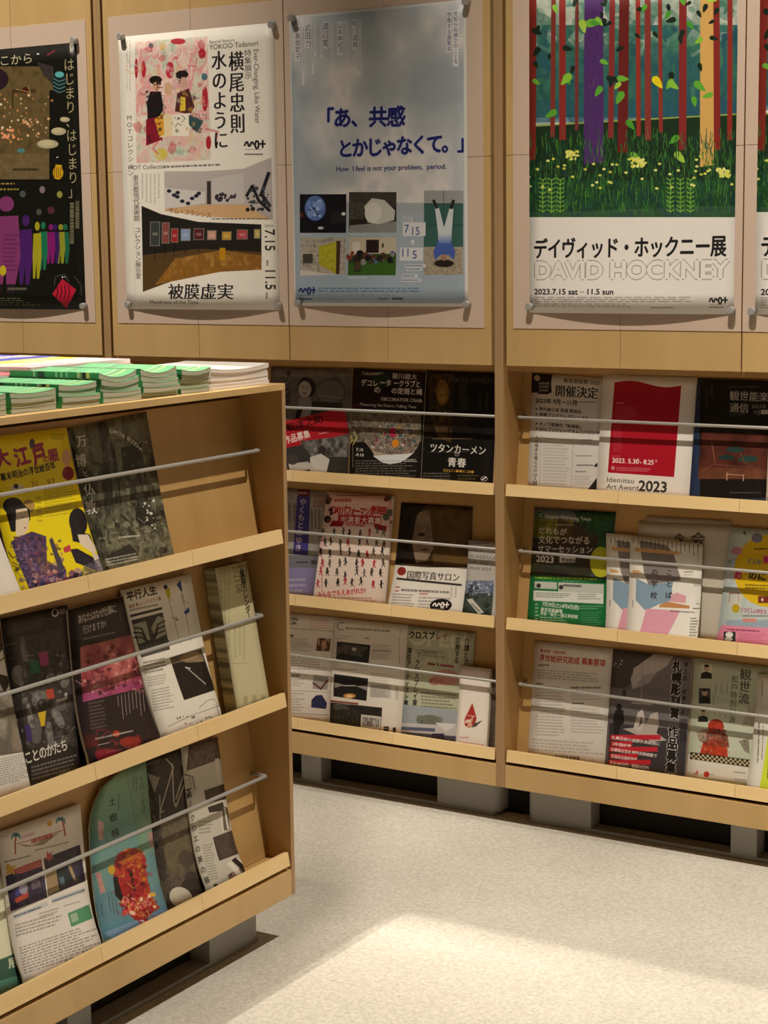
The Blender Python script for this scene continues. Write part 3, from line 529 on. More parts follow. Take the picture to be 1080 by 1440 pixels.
def d_p4(P):                                                 # generic painted wood: trunks, leaves, meadow
    P.px[:] = rgb('f1ece6'); P.c(700, 0, 2.842); X0, X1 = 119, 958
    P.n((X0, -900, X1, 470), ['2c5c58', '3c7460', '356a6a', '2a5a68', '4a8468'], 40, 1, 4, 1.8)
    P.n((X0, -900, X1, 100), ['c8ccc0', 'dcdcd0', '9cac9c', 'c0c8b8', '4c7c68'], 60, .9, 4); busy(P, X0, 20, X1, 190, 150, 36, ['4c8468', 'c8ccc0', '3c7460', '9cac9c', '356a6a', '6c9c80'], .5); busy(P, X0, 150, X1, 480, 160, 44, ['2c5c58', '3c7460', '2a5a68', '4a8468', '244c58'], .35); P.gr((X0, 400, X1, 490), '2c6068', '24507c', a=.6)
    P.poly([(X0, 508), (X1, 455), (X1, 820), (X0, 850)], '1d3420'); P.line([(X0, 504), (X1, 456)], 6, '9cae54')
    rs = np.random.RandomState(3)
    for x, w_, b, c_ in ((140, 30, 640, '8a3028'), (222, 18, 548, '86352e'), (262, 26, 560, '94302c'), (318, 14, 520, '7a3834'), (455, 22, 552, '8a3230'), (502, 40, 610, '6c2220'), (566, 18, 545, '9a3428'), (604, 24, 560, '8c3832'), (655, 16, 530, '94362e'), (742, 30, 600, '8a2c2c'), (880, 26, 600, '8c2c26'), (930, 20, 560, '962e24')):
        dx = rs.uniform(-14, 18); P.poly([(x - w_ / 2 + dx, -900), (x + w_ / 2 + dx, -900), (x + w_ / 2 - 3, b), (x - w_ / 2 - 3, b)], c_)
    P.poly([(812, -900), (858, -900), (864, 660), (808, 668)], 'dcae62'); P.poly([(350, -900), (418, -900), (424, 650), (344, 656)], '53306e')
    for k in range(110): x = rs.uniform(352, 414); y = rs.uniform(-300, 620); P.line([(x, y), (x + 1, y + rs.uniform(10, 26))], 1.6, ['3c2054', '7a5494'][k % 2], .7)
    def lf(x, y, L_, c_, rot):
        t = np.linspace(0, 2 * np.pi, 18)[:-1]; X = np.cos(t) * L_ * .5; Y = np.sin(t) * L_ * .24 * (1 - .5 * np.cos(t))
        P.poly(np.c_[x + X * math.cos(rot) - Y * math.sin(rot), y + X * math.sin(rot) + Y * math.cos(rot)], c_)
    for k in range(46): lf(rs.uniform(X0 + 24, X1 - 26), rs.uniform(-300, 330), rs.uniform(26, 46), '1c2c22', rs.uniform(0, 3))
    for k in range(44): lf(rs.uniform(X0 + 34, X1 - 36), rs.uniform(-260, 640), rs.uniform(34, 66), ['5cac34', '4ca034', '74b83c', 'a8d04c', '62b038', '8cc840'][k % 6], rs.uniform(0, 3))
    lf(640, 330, 60, 'ecd81c', .9)
    P.n((X0, 720, X1, 868), ['1c3c20', '26502c', '1c3c38', '2c5c2c'], 30, .9)
    for k in range(1500):
        x = rs.uniform(X0 + 4, X1 - 8); y = 540 + 320 * rs.rand() ** .8; h = rs.uniform(14, 44); c_ = rs.choice(['2c6a2c', '3c7c30', '1c4424', '28583c', '58963a', '1c4a4c', '4c8c3c'])
        P.line([(x, y), (x + rs.uniform(-8, 8), y - h)], 2.6, c_, .85)
    for gx in (180, 215, 250, 690, 730, 770):
        for k in range(8): yy = 720 + 18 * k; P.line([(gx - 15, yy - 8), (gx, yy), (gx + 15, yy - 8)], 3.6, '86bc44')
        P.line([(gx, 720), (gx, 850)], 3, '86bc44')
    for k in range(46): P.ell(rs.uniform(X0 + 5, X1 - 8), rs.uniform(620, 760), 7, 5, rs.choice(['dce06c', 'e8e88c', 'c8cc50']))
    for cx, cy in ((560, 650), (300, 620), (900, 690)): P.dots(cx - 24, cy - 18, cx + 24, cy + 18, 34, 5, ['dcdc5c', 'ecec8c'])
    P.c(700, 290, 2.842); P.poly([(100, 75), (960, 53), (960, 460), (100, 460)], 'f1ece6')
    P.t('デイヴィッド・ホックニー展', 142, 203, 86, '1e1c1e', b=.75, sx=.68, sp=.96, rot=-.012)
    for col, b in (('a49e98', 3.0), ('f1ece6', 1.6)): P.t('DAVID HOCKNEY', 146, 288, 92, col, b=b, sx=.985, sp=1.0)
    P.t('2023.7.15 sat', 146, 352, 31, '1e1c1e', b=1, sx=1.06); P.t('－', 330, 352, 24, '1e1c1e', sx=1.0); P.t('11.5 sun', 358, 352, 31, '1e1c1e', b=1, sx=1.06)
    P.g(146, 360, 790, 384, 3, '7a7470', .5, rag=.05); P.g(146, 386, 600, 404, 2, '7a7470', .45); P.g(620, 402, 732, 408, 1, '3a3634', .8)
    P.c(700, 290, 2.842); logo(P, 848, 362, 70, '1a1818'); P.g(848, 392, 915, 396, 1, '777777'); P.g(848, 400, 915, 408, 1, '555555', .8)
def poster4(idx, x, label): poster(idx, x, .1283, d_p4, label, 900)
poster4(4, 1.3053, 'forest painting poster on the left door of the right cabinet, fully shown')
DX5 = wx((1061.6, 441))[0] - 1.3053
def d_p5(P):
    s0 = P.h; cs = [(1.3053, YW, .1283 + BH), (1.3053 + BW, YW, .1283 + BH), (1.3053 + BW, YW, .1283), (1.3053, YW, .1283)]
    A = Print('tmp', P.W, P.H, [proj(p) for p in cs], 'f1ece6'); P.h = A.h; d_p4(P)
poster(5, 1.3053 + DX5, .1283, d_p5, 'forest painting poster cut off by the right edge of the photo', 900)
# pins
def pin(px, label):
    c = wx(px, -.019); r = thing('magnet_pin', label, 'magnet', (c[0], YW, c[2]), 0, 'round magnets holding the posters')
    bm = bmesh.new(); bmesh.ops.create_cone(bm, cap_ends=True, segments=24, radius1=.0088, radius2=.0088, depth=.0165, matrix=Matrix.Translation((0, -.0088, 0)) @ Matrix.Rotation(math.pi / 2, 4, 'X'))
    bmesh.ops.bevel(bm, geom=[e for e in bm.edges if abs(e.verts[0].co.y - e.verts[1].co.y) < 1e-5 and e.verts[0].co.y < -.01], offset=.0012, segments=2, affect='EDGES')
    for f in bm.faces: f.smooth = abs(f.normal.y) < .9
    me = bpy.data.meshes.new('body'); bm.to_mesh(me); bm.free(); link('body', me, M_PIN, r)
for px, l in (((101.1, 56.5), 'silver magnet at the top right corner of the black poster'), ((114.5, 430.6), 'silver magnet at the bottom right corner of the black poster'),
              ((166.9, 51.4), 'silver magnet at the top left corner of the white painting poster'), ((379.6, 34.3), 'silver magnet at the top right corner of the white painting poster'),
              ((177.5, 428.3), 'silver magnet at the bottom left corner of the white painting poster'), ((388.4, 430.6), 'silver magnet at the bottom right corner of the white painting poster'),
              ((407, 25), 'silver magnet at the top left corner of the cloudy blue poster'), ((653, 2), 'silver magnet at the top right corner of the cloudy blue poster'),
              ((416.7, 426.7), 'silver magnet at the bottom left corner of the cloudy blue poster'), ((653.7, 428), 'silver magnet at the bottom right corner of the cloudy blue poster'),
              ((742.2, 431.5), 'silver magnet at the bottom left corner of the full forest poster'), ((1025.8, 436.7), 'silver magnet at the bottom right corner of the full forest poster'),
              ((1055.5, 438), 'silver magnet at the bottom left corner of the cut-off forest poster')):
    pin(px, l)
# ---- leaflets in the wall cabinets (quads: TL, TR, BR, BL in the photograph)
def q4(o, *p): ox, oy, k = o; return [(ox + p[i] / k, oy + p[i + 1] / k) for i in range(0, 8, 2)]
cH, cI, cJ, cK, cL, cM, cN, cO, cQ, cR, cS = (390, 500, 3.273), (390, 670, 3.273), (390, 850, 3.273), (700, 500, 2.842), (700, 690, 2.842), (700, 880, 2.842), (0, 560, 4.154), (0, 830, 4.8), (160, 780, 4.154), (0, 1120, 4.8), (110, 1020, 3.484)
GW = 'leaflets and flyers on the display shelves'
# middle cabinet, top tier
def d(P):
    P.c(*cH); P.n((-60, 50, 350, 560), ['4a4644', '6e6864', '5a5654'], 60, 1); P.rect(-60, 60, 350, 100, '8c8884', .5)
    P.n([(40, 70), (60, 70), (60, 240), (40, 240)], ['2a2826', '8a8682'], 8); P.ell(133, 152, 42, 50, '2a2624'); P.ell(125, 160, 30, 40, 'b4aca6'); P.ell(116, 150, 4, 3, '3a3634'); P.ell(136, 150, 4, 3, '3a3634'); P.ell(124, 178, 9, 3, '5a4a48'); P.poly([(100, 200), (150, 195), (170, 300), (80, 300)], '8a8480'); P.poly([(90, 250), (120, 240), (100, 300), (80, 300)], '1c1a1a')
    P.ell(242, 172, 72, 62, '4c4846'); P.ell(242, 172, 66, 56, '6c6864'); P.line([(180, 190), (300, 200)], 3, 'aaa6a0', .8); P.poly([(160, 215), (300, 225), (300, 300), (150, 290)], '34302e')
    P.poly([(-60, 330), (310, 245), (330, 365), (-60, 455)], 'b51e2a'); P.t('名取洋之助', 2, 368, 42, '3c0a10', b=.6, rot=-.22, sx=1.0); P.t('作品募集', 34, 412, 40, 'f0d8d0', b=1, rot=-.22, sx=.75); P.g(190, 362, 245, 372, 1, 'f0c0c0', .9, k=-.2)
    P.poly([(-60, 450), (330, 372), (330, 560), (-60, 560)], '3c3a38'); P.n([(100, 400), (330, 375), (330, 470), (160, 470)], ['2a2826', '6a6864', 'a4a09a'], 20); P.ell(205, 445, 18, 26, '3a3230'); P.poly([(150, 470), (200, 455), (240, 480), (225, 540), (150, 535)], 'd8d4cc'); P.poly([(50, 500), (140, 490), (170, 520), (60, 540)], 'c8c4bc'); P.ell(70, 480, 26, 24, '4a4644')
leaf('L', 0, q4(cH, -30, 52, 345, 60, 325, 548, -30, 522), 330, '5a5654', d, 'black and white photo leaflet with a slanted red band', group=GW)
def d(P):
    P.c(*cH); P.n((330, 60, 680, 245), ['14100e', '2c1618', '14181a'], 40); P.ell(480, 100, 40, 50, '204038', .6); P.t('Takahiro', 390, 88, 22, 'd8d4cc', b=.5); P.g(450, 74, 500, 88, 1, 'd8d4cc', .9); P.t('飯川雄大', 530, 104, 30, 'e8e4dc', b=.5, sx=.95)
    P.t('デコレ', 384, 138, 34, 'ece8e0', b=1, sx=.80); P.t('ータ', 472, 138, 34, 'ece8e0', b=1, sx=.80); P.t('ークラブと', 535, 140, 33, 'ece8e0', b=1, sx=.76); P.t('の', 445, 170, 32, 'ece8e0', b=1.2); P.t('の定規と縄', 525, 174, 31, 'ece8e0', b=1, sx=.92)
    P.t('DECORATOR CRAB:', 478, 208, 22, 'ece8e0', b=.6, sx=.95); P.t('Measuring the Future, Pulling Time', 380, 232, 20, 'd8d4cc', b=.3, sx=.92); P.rect(330, 225, 380, 240, '8c1c24', .5)
    P.n((330, 262, 662, 400), ['4a4438', '6c6452', '847a66', '3c3a30'], 10); P.poly([(400, 395), (655, 395), (640, 440), (590, 480), (520, 502), (460, 480), (430, 430)], 'b4a08c'); P.n([(400, 385), (655, 385), (640, 440), (560, 465), (440, 440)], ['a08c78', '5c5650', 'b09c88', '3c3a3c'], 9)
    P.poly([(440, 462), (625, 452), (580, 490), (520, 502), (470, 490)], 'dce0e4'); busy(P, 335, 262, 655, 440, 130, 12, ['2c2a22', '8c8270', '6c6452', 'a49a86', '4a4438'], .5); busy(P, 440, 325, 640, 430, 110, 9, ['b4a8a0', '8c2440', '34606c', 'b87c40', '3c3c3c', '7a8088', 'c8c4bc', '5c4c44'], .85); P.ell(532, 355, 14, 24, 'b42050'); P.ell(545, 405, 16, 18, 'd88820')
    P.rect(330, 400, 385, 560, '14120f'); P.poly([(385, 400), (405, 400), (440, 462), (500, 505), (560, 500), (625, 455), (655, 410), (662, 410), (662, 570), (385, 560)], '14120f'); P.g(345, 410, 350, 540, 1, 'd8d4cc', .8, v=1); P.t('7.16', 362, 440, 20, 'e8e4dc', b=.5); P.t('-9.10', 358, 464, 20, 'e8e4dc', b=.5); P.g(360, 480, 640, 560, 7, 'a8a49c', .55); P.g(585, 476, 645, 492, 2, 'e8e4dc', .9); P.line([(350, 340), (365, 380), (350, 410)], 6, 'd8c870', .8); P.line([(332, 360), (345, 390), (330, 415)], 6, 'd8c870', .8)
leaf('L', 0, q4(cH, 350, 58, 685, 74, 660, 566, 330, 548), 330, '14120f', d, 'black leaflet with white lettering over a crowded colour photo', ot=.006, group=GW)
def d(P):
    P.c(*cH); P.px[:] = rgb('100e0c'); P.t('TUTANKH AMEN', 690, 118, 34, '4a4440', mn=.5, sx=1.15); P.n([(690, 85), (815, 80), (800, 400), (740, 380), (700, 260)], ['2a1c0c', '5c4220', '1c140a', '7c5c2c'], 16, .9, 3, 2.5)
    P.ell(760, 170, 30, 60, '7c5c28'); P.ell(760, 185, 20, 34, '9c7838'); P.line([(748, 180), (756, 180)], 4, '1c140a'); P.line([(766, 180), (774, 180)], 4, '1c140a'); P.n([(840, 120), (870, 120), (880, 250), (830, 250)], ['1c1a16', '3c3830'], 8)
    for y in range(275, 380, 14): P.line([(670, y), (715, y + 4)], 5, '5c4018', .6)
    for x in (935, 965): P.line([(x, 170), (x - 3, 250)], 6, '4a463e', .8)
    P.rect(730, 285, 880, 330, '3c2a20', .6); P.t('ツタンカーメン', 700, 440, 46, 'e8e4dc', mn=1, sx=.8); P.t('の', 815, 462, 24, 'd8d4cc'); P.t('青春', 782, 506, 46, 'f0ece4', b=.6, sx=.95); P.g(715, 376, 905, 388, 1, '7a6a50', .8); P.t('2023.7.1●●11.20●', 762, 533, 17, 'c89a3c', b=.5)
    P.g(670, 536, 830, 575, 3, 'a8a49c', .6); P.g(830, 545, 935, 575, 2, '8c7a4c', .6); P.ell(952, 567, 16, 12, 'c8c4bc'); P.ell(952, 567, 13, 9, '14120f'); P.line([(942, 572), (962, 560)], 6, 'f0ece4'); P.line([(690, 445), (960, 440)], 1.5, 'a8a49c', .6)
leaf('L', 0, q4(cH, 685, 68, 1016, 80, 992, 588, 660, 566), 330, '100e0c', d, 'black leaflet with a gold figure and white lettering beside the post', ot=.004, group=GW)
# middle cabinet, second tier
def d(P):
    P.c(*cI); P.n((-60, 50, 230, 440), ['8c8a84', 'a4a098', '98948c'], 30); P.rect(95, 60, 150, 100, '7c2444'); P.g(98, 70, 148, 84, 1, 'e8e0dc', .8, fill=.9)
    P.poly([(92, 95), (152, 95), (140, 375), (72, 370)], '443c84'); P.t('やくもとみゆき', 120, 105, 38, 'd8c8cc', b=.5, v=1, sx=.9, sp=1.0); P.n((165, 85, 215, 150), ['a08a80', '8c6c64'], 10); P.g(45, 130, 90, 240, 2, '4a4644', .5, v=1); P.g(150, 160, 200, 260, 3, '3a3634', .5, v=1)
    P.rect(-60, 375, 225, 430, '6a6c78', .8); P.g(155, 396, 185, 416, 1, '2a2830', .9, fill=.9); P.g(88, 400, 150, 412, 1, '2a2830', .9); P.poly([(-60, 430), (180, 430), (165, 560), (-60, 560)], '8c84b0'); P.g(-40, 470, 150, 540, 3, 'd8d4e4', .5)
leaf('L', 1, q4(cI, -70, 45, 228, 70, 168, 556, -100, 530), 320, '98948c', d, 'greyish leaflet with a purple vertical title band', group=GW)
def d(P):
    P.c(*cI); P.px[:] = rgb('eedcd0'); P.rect(215, 72, 535, 225, 'eab8b0', .55); P.g(270, 82, 500, 92, 1, '7a3434', .7); P.g(262, 98, 355, 116, 1, 'b02434', .8, fill=.8)
    P.t('1DAYパフォーマンス', 240, 162, 44, 'b81c2c', b=1.1, sx=.56, sp=.86); P.t('表現街', 428, 164, 40, 'b81c2c', b=1.1, sx=.72, sp=.92); P.poly([(282, 168), (480, 178), (478, 215), (280, 204)], 'b81c2c'); P.t('出演者大募集', 290, 200, 32, 'f8e8e0', b=.8, sx=.98, rot=.05)
    P.poly([(240, 220), (255, 195), (310, 200), (300, 222)], 'a0182c'); P.poly([(445, 210), (505, 222), (500, 245), (450, 232)], 'a0182c'); P.g(318, 205, 430, 222, 1, 'c03a44', .8, k=.05)
    P.dots(222, 85, 250, 200, 9, 12, ['1c1a1c', '6a7a64', '8c4438', '2c2424'], .9); P.dots(490, 95, 528, 215, 5, 12, ['4a5a44', '8c3434'], .9)
    rs = P.rs
    for j in range(6):
        for i in range(8):
            x = 218 + 40 * i + rs.uniform(-10, 10) - j * 5; y = 248 + 48 * j + rs.uniform(-12, 12); c_ = ['262022', '4a423c', 'b83040', '5c5444', '3a3230'][rs.randint(5)]
            if x > 505 - j * 2: continue
            P.line([(x, y - 13), (x + rs.uniform(-3, 3), y + 6)], rs.uniform(6, 11), c_); P.ell(x, y - 17, 4, 5, c_); P.line([(x - 9, y + rs.uniform(-12, 4)), (x, y - 6), (x + 9, y + rs.uniform(-14, 4))], 3, c_); P.line([(x - rs.uniform(2, 9), y + 18), (x, y + 4), (x + rs.uniform(2, 9), y + 18)], 3.4, c_)
    P.t('みんなでもえあがれか!', 185, 556, 32, 'c8202c', b=.6, rot=-.09, sx=.68); P.g(200, 250, 212, 560, 1, 'c04450', .5, v=1)
    P.g(515, 110, 525, 560, 1, 'c04450', .5, v=1); P.g(190, 552, 480, 580, 2, '8c4440', .35)
leaf('L', 1, q4(cI, 228, 70, 536, 92, 497, 588, 165, 556), 420, 'eedcd0', d, 'pinkish leaflet crowded with tiny dancing figures and red lettering', ot=.008, th=.005, group=GW)
def d(P):
    P.c(*cI); P.n((540, 115, 910, 410), ['1c1612', '2c221a', '4a3824', '3a2c1c'], 50); P.n([(700, 130), (905, 140), (880, 405), (720, 400)], ['3c2e1c', '5c4626', '6c5228', '4a3820'], 40, .9); P.n([(620, 170), (700, 150), (720, 320), (690, 380), (640, 390), (620, 290)], ['7c6858', 'a08870', '5c4c40'], 40, .9); P.ell(665, 260, 16, 7, '1c1612'); P.ell(680, 328, 16, 7, '6a3c30'); P.poly([(560, 120), (690, 125), (640, 180), (620, 300), (640, 395), (545, 395)], '1c1613', .85)
    P.poly([(500, 395), (885, 425), (885, 640), (500, 610)], 'e2dcd2'); P.ell(577, 428, 20, 20, '8c2c28'); P.t('国際写真サロン', 600, 460, 42, '3c3430', mn=.8, sx=.82, rot=.05); P.poly([(556, 458), (855, 488), (855, 498), (556, 468)], '34302c')
    P.g(553, 498, 575, 510, 1, 'a83434', .9); P.g(553, 516, 575, 528, 1, 'a83434', .9); P.g(665, 530, 705, 542, 1, 'a83434', .9); P.g(580, 506, 840, 528, 1, '5a5450', .7, k=.05); P.g(545, 530, 650, 600, 5, '6a6460', .6, k=.05); P.g(665, 545, 820, 610, 4, '6a6460', .5, k=.04); P.g(800, 500, 840, 560, 2, '8a8480', .4, v=1)
    P.ell(769, 591, 50, 32, '14120f'); logo(P, 733, 574, 72, 'f0ece4'); P.g(735, 604, 800, 610, 1, 'c8c4bc', .7)
leaf('L', 1, q4(cI, 570, 120, 901, 140, 862, 632, 506, 598), 340, 'e2dcd2', d, 'leaflet with a dark face photo above a white curled-out text half', ob=.026, group=GW, p=4)
def d(P):
    P.c(*cI); P.px[:] = rgb('b8b4ac'); P.t('SCHEDULE', 886, 368, 22, '3c3a38', sx=.95, sp=1.2); P.t('WALK', 884, 340, 18, '3c3a38', sp=1.2); P.t('APR 2023', 884, 392, 18, '3c3a38', sp=1.25); P.t('-MAR 2024', 882, 418, 18, '3c3a38', sp=1.25); P.g(886, 300, 985, 312, 1, '6a6864', .7)
    P.n([(870, 470), (1000, 470), (1000, 540), (868, 545)], ['34405c', '5c6884', '8c94a8', '2c3444'], 7); P.n([(868, 530), (1000, 530), (1000, 650), (840, 650)], ['1c201c', '2c342c', '4a5450', '14140f'], 9); P.poly([(880, 560), (905, 555), (965, 625), (940, 632)], 'c8c4b8'); P.line([(905, 580), (945, 620)], 5, '6a665c'); P.dots(880, 480, 990, 540, 40, 3, ['c8ccd8', 'a4acc0'])
leaf('L', 1, q4(cI, 882, 292, 1020, 303, 1005, 640, 850, 628), 240, 'b8b4ac', d, 'small grey schedule leaflet with an aerial city photo beside the post', ot=.014, ob=.03, group=GW)
# middle cabinet, bottom tier
def d(P):
    P.c(*cJ); P.t('ON', 58, 76, 24, '2c2a28', b=.8); P.t('UM', 56, 96, 22, '2c2a28', b=.8); P.line([(-60, 104), (260, 130)], 2.5, '8a8682'); P.g(148, 68, 250, 120, 4, 'c07c74', .4); P.n([(185, 160), (246, 165), (240, 225), (178, 222)], ['7a5444', '3a241c', 'b88468', 'c8b4a4'], 14, 1, 3, 2.2)
    P.g(-60, 130, 105, 152, 1, '3a3634', .8, k=.08); P.g(-60, 150, 170, 215, 6, '7a7672', .45, k=.07); P.g(-60, 240, 240, 300, 5, '7a7672', .45, k=.07); P.line([(-60, 318), (245, 342)], 2.5, '8a8682'); P.g(-60, 330, 110, 345, 1, '3a3634', .8); P.poly([(168, 332), (236, 338), (230, 402), (162, 396)], 'a8a29c'); P.line([(165, 370), (200, 398), (230, 360)], 9, '6a4440'); P.g(-60, 350, 140, 385, 4, '7a7672', .45)
    P.line([(-60, 398), (240, 412)], 3, '9a9692', .7); P.poly([(158, 445), (178, 426), (205, 424), (228, 460), (224, 486), (156, 478)], '2c3054'); P.g(-60, 405, 140, 490, 7, '7a7672', .45, k=.04); P.line([(-60, 495), (235, 512)], 2.5, '8a8682'); P.g(105, 522, 210, 532, 1, 'b87c74', .6)
leaf('L', 2, q4(cJ, -70, 28, 262, 58, 236, 548, -70, 514), 330, 'e8e0d6', d, 'white leaflet ruled into rows with three little photos at right', group=GW)
def d(P):
    P.c(420, 850, 3.857); P.t('C', 202, 138, 66, '9a968e', b=0); P.g(255, 118, 525, 140, 1, '6a6660', .7, k=.07); P.g(545, 140, 560, 158, 1, '8a8680', .7); P.g(215, 165, 320, 178, 1, 'a09c96', .6, k=.06); P.g(200, 180, 270, 192, 1, '7a7670', .6); P.ell(362, 184, 4, 4, '3a3634'); P.ell(374, 185, 4, 4, '3a3634')
    P.poly([(208, 202), (388, 222), (378, 320), (202, 300)], '2a2624'); P.n([(225, 215), (375, 235), (340, 290), (240, 270)], ['3c3836', '6c6460', '2a2624'], 14, .9); P.ell(300, 245, 14, 9, 'c8bcb0'); P.poly([(208, 225), (260, 245), (205, 280)], '6c5c50', .8)
    P.g(395, 215, 510, 300, 8, '8a8680', .5, k=.06); P.g(400, 246, 512, 256, 1, '4a4642', .8, k=.06); P.line([(190, 312), (370, 338)], 3, '5a5652', .7); P.g(200, 345, 345, 360, 1, 'a09c96', .6, k=.06)
    P.poly([(192, 380), (376, 404), (366, 525), (188, 500)], '1c1816'); P.poly([(195, 425), (250, 440), (195, 455)], 'c8c0b4', .7); P.poly([(372, 440), (310, 445), (370, 470)], 'c8c0b4', .7); P.g(240, 436, 318, 450, 1, 'e8e4dc', .8); P.ell(275, 498, 34, 14, 'c88c4c'); P.ell(275, 500, 18, 8, 'f0c890')
    P.g(388, 370, 510, 430, 5, '9a968e', .4, k=.05); P.rect(384, 432, 498, 505, 'b0aca4', .6, k=.06); P.g(390, 440, 490, 505, 6, '6a6660', .6); P.rect(525, 445, 540, 520, 'b8b4ac', .7); P.g(540, 180, 552, 330, 1, '8a8680', .6, v=1)
    P.poly([(172, 520), (322, 536), (322, 546), (172, 530)], '8c4438'); P.poly([(172, 532), (452, 562), (444, 688), (168, 650)], '26241f'); P.n([(195, 560), (330, 575), (325, 640), (190, 620)], ['26241f', '3c3a34', '1c1a16', '6a6860'], 9); P.g(190, 540, 280, 570, 3, 'b8b4a8', .6); P.poly([(338, 597), (446, 610), (442, 682), (334, 668)], 'd8d4cc'); P.n([(345, 610), (438, 618), (434, 668), (342, 660)], ['c8c4bc', '5c5852', 'd8d4cc', '3a3834'], 8)
    P.rect(460, 662, 488, 692, '2a2826'); P.rect(510, 668, 527, 697, '2a2826'); P.g(462, 668, 486, 676, 1, 'd8d4cc', .9)
leaf('L', 2, q4(cJ, 262, 60, 602, 95, 571, 602, 238, 550), 340, 'e6ded2', d, 'white leaflet with two dark tunnel photos and a black panel', ot=.005, group=GW)
def d(P):
    P.c(420, 850, 3.857); P.px[:] = rgb('b6ba9e'); P.t('OPEN', 590, 215, 118, 'cfd2ba', b=1.2, sx=1.05, rot=.06); P.t('CALL', 600, 320, 110, 'c4c7ae', b=1, sx=1.0, rot=.06)
    P.t('クロスプ', 596, 180, 46, '2a2826', b=1.1, sx=.77, rot=.05); P.t('レイ', 740, 188, 46, 'a04c44', b=.8, sx=.77, rot=.05); P.t('介護とア', 915, 180, 38, '2a2826', v=1, b=.7, sx=.8); P.t('交差する', 865, 178, 36, '2a2826', v=1, b=.7, sx=.8)
    P.t('滞在アーティスト募集！', 602, 232, 37, '2a2826', v=1, b=.9, sx=.72, sp=.97); P.t('「クロスプレイ東松山」', 648, 262, 37, '2a2826', v=1, b=.9, sx=.72, sp=.98)
    P.g(632, 240, 760, 262, 2, '4a4840', .7, k=.1); P.g(670, 240, 815, 285, 2, '7a7864', .6, k=.1); P.poly([(700, 315), (740, 320), (740, 330), (700, 326)], '8c3040'); P.poly([(768, 322), (842, 330), (842, 342), (768, 334)], 'a84458'); P.line([(748, 318), (762, 332)], 3, '2a2826'); P.line([(762, 318), (748, 332)], 3, '2a2826')
    P.ell(800, 395, 70, 44, 'b8746c', .75); P.ell(740, 415, 34, 22, 'a8544c', .8); P.n([(740, 370), (860, 375), (860, 440), (720, 430)], ['b8746c', 'c89c8c', 'a86458'], 8, .6); P.g(665, 470, 862, 480, 1, '3a3834', .8, k=.08); P.g(665, 488, 862, 560, 4, '4a483c', .5, k=.07); 
    P.poly([(560, 540), (862, 575), (862, 760), (548, 720)], 'a0a8b0'); P.ell(705, 625, 62, 26, '6a6e58'); P.n([(640, 600), (780, 610), (780, 655), (640, 645)], ['5a5e4c', '84887a', '3c4034'], 7, .8); P.poly([(555, 640), (862, 660), (862, 745), (550, 705)], 'c8c8c8'); P.poly([(555, 662), (740, 672), (740, 690), (552, 680)], '5c6484'); P.poly([(550, 690), (862, 715), (862, 750), (548, 712)], '54587c'); P.poly([(740, 640), (860, 648), (800, 690)], 'e0dedc'); P.rect(722, 700, 790, 735, '34304c')
leaf('L', 2, q4(cJ, 602, 97, 909, 132, 876, 648, 568, 602), 340, 'b6ba9e', d, 'pale green call-for-artists leaflet with columns of black lettering', ot=.006, group=GW)
def d(P):
    P.c(420, 850, 3.857); P.px[:] = rgb('eee4da'); P.poly([(943, 532), (968, 612), (962, 645), (930, 668), (905, 655), (903, 618)], 'b84438'); P.ell(928, 640, 22, 22, 'd8a890'); P.dots(912, 600, 960, 655, 16, 6, ['e8d0c0', 'a83428', 'b8a498']); P.poly([(940, 545), (955, 590), (930, 592)], 'a83024'); P.line([(920, 600), (962, 606)], 3, 'e8dcd0'); P.poly([(955, 645), (1002, 625), (965, 660), (940, 666)], '4a4644')
    P.g(880, 712, 935, 728, 1, 'c8887c', .8); P.t('PAPER MUSEUM', 878, 752, 19, 'c8887c', b=.5); P.g(885, 470, 960, 480, 1, 'b8a89c', .3); P.line([(876, 345), (1040, 362)], 3, 'c8bcb0')
leaf('L', 2, q4(cJ, 842, 283, 981, 298, 962, 656, 820, 636), 200, 'eee4da', d, 'narrow white leaflet with a red spinning-top drawing', ot=.022, ob=.03, th=.010, group=GW)
def d(P): P.c(*cJ); P.n((980, 290, 1020, 680), ['5a4c40', '4a3c34', '8a7c6c'], 10)
leaf('L', 2, q4(cJ, 975, 296, 1010, 299, 1000, 668, 950, 655), 60, '5a4c40', d, 'brown leaflet stack edge squeezed beside the post', ot=.012, th=.008, group=GW)
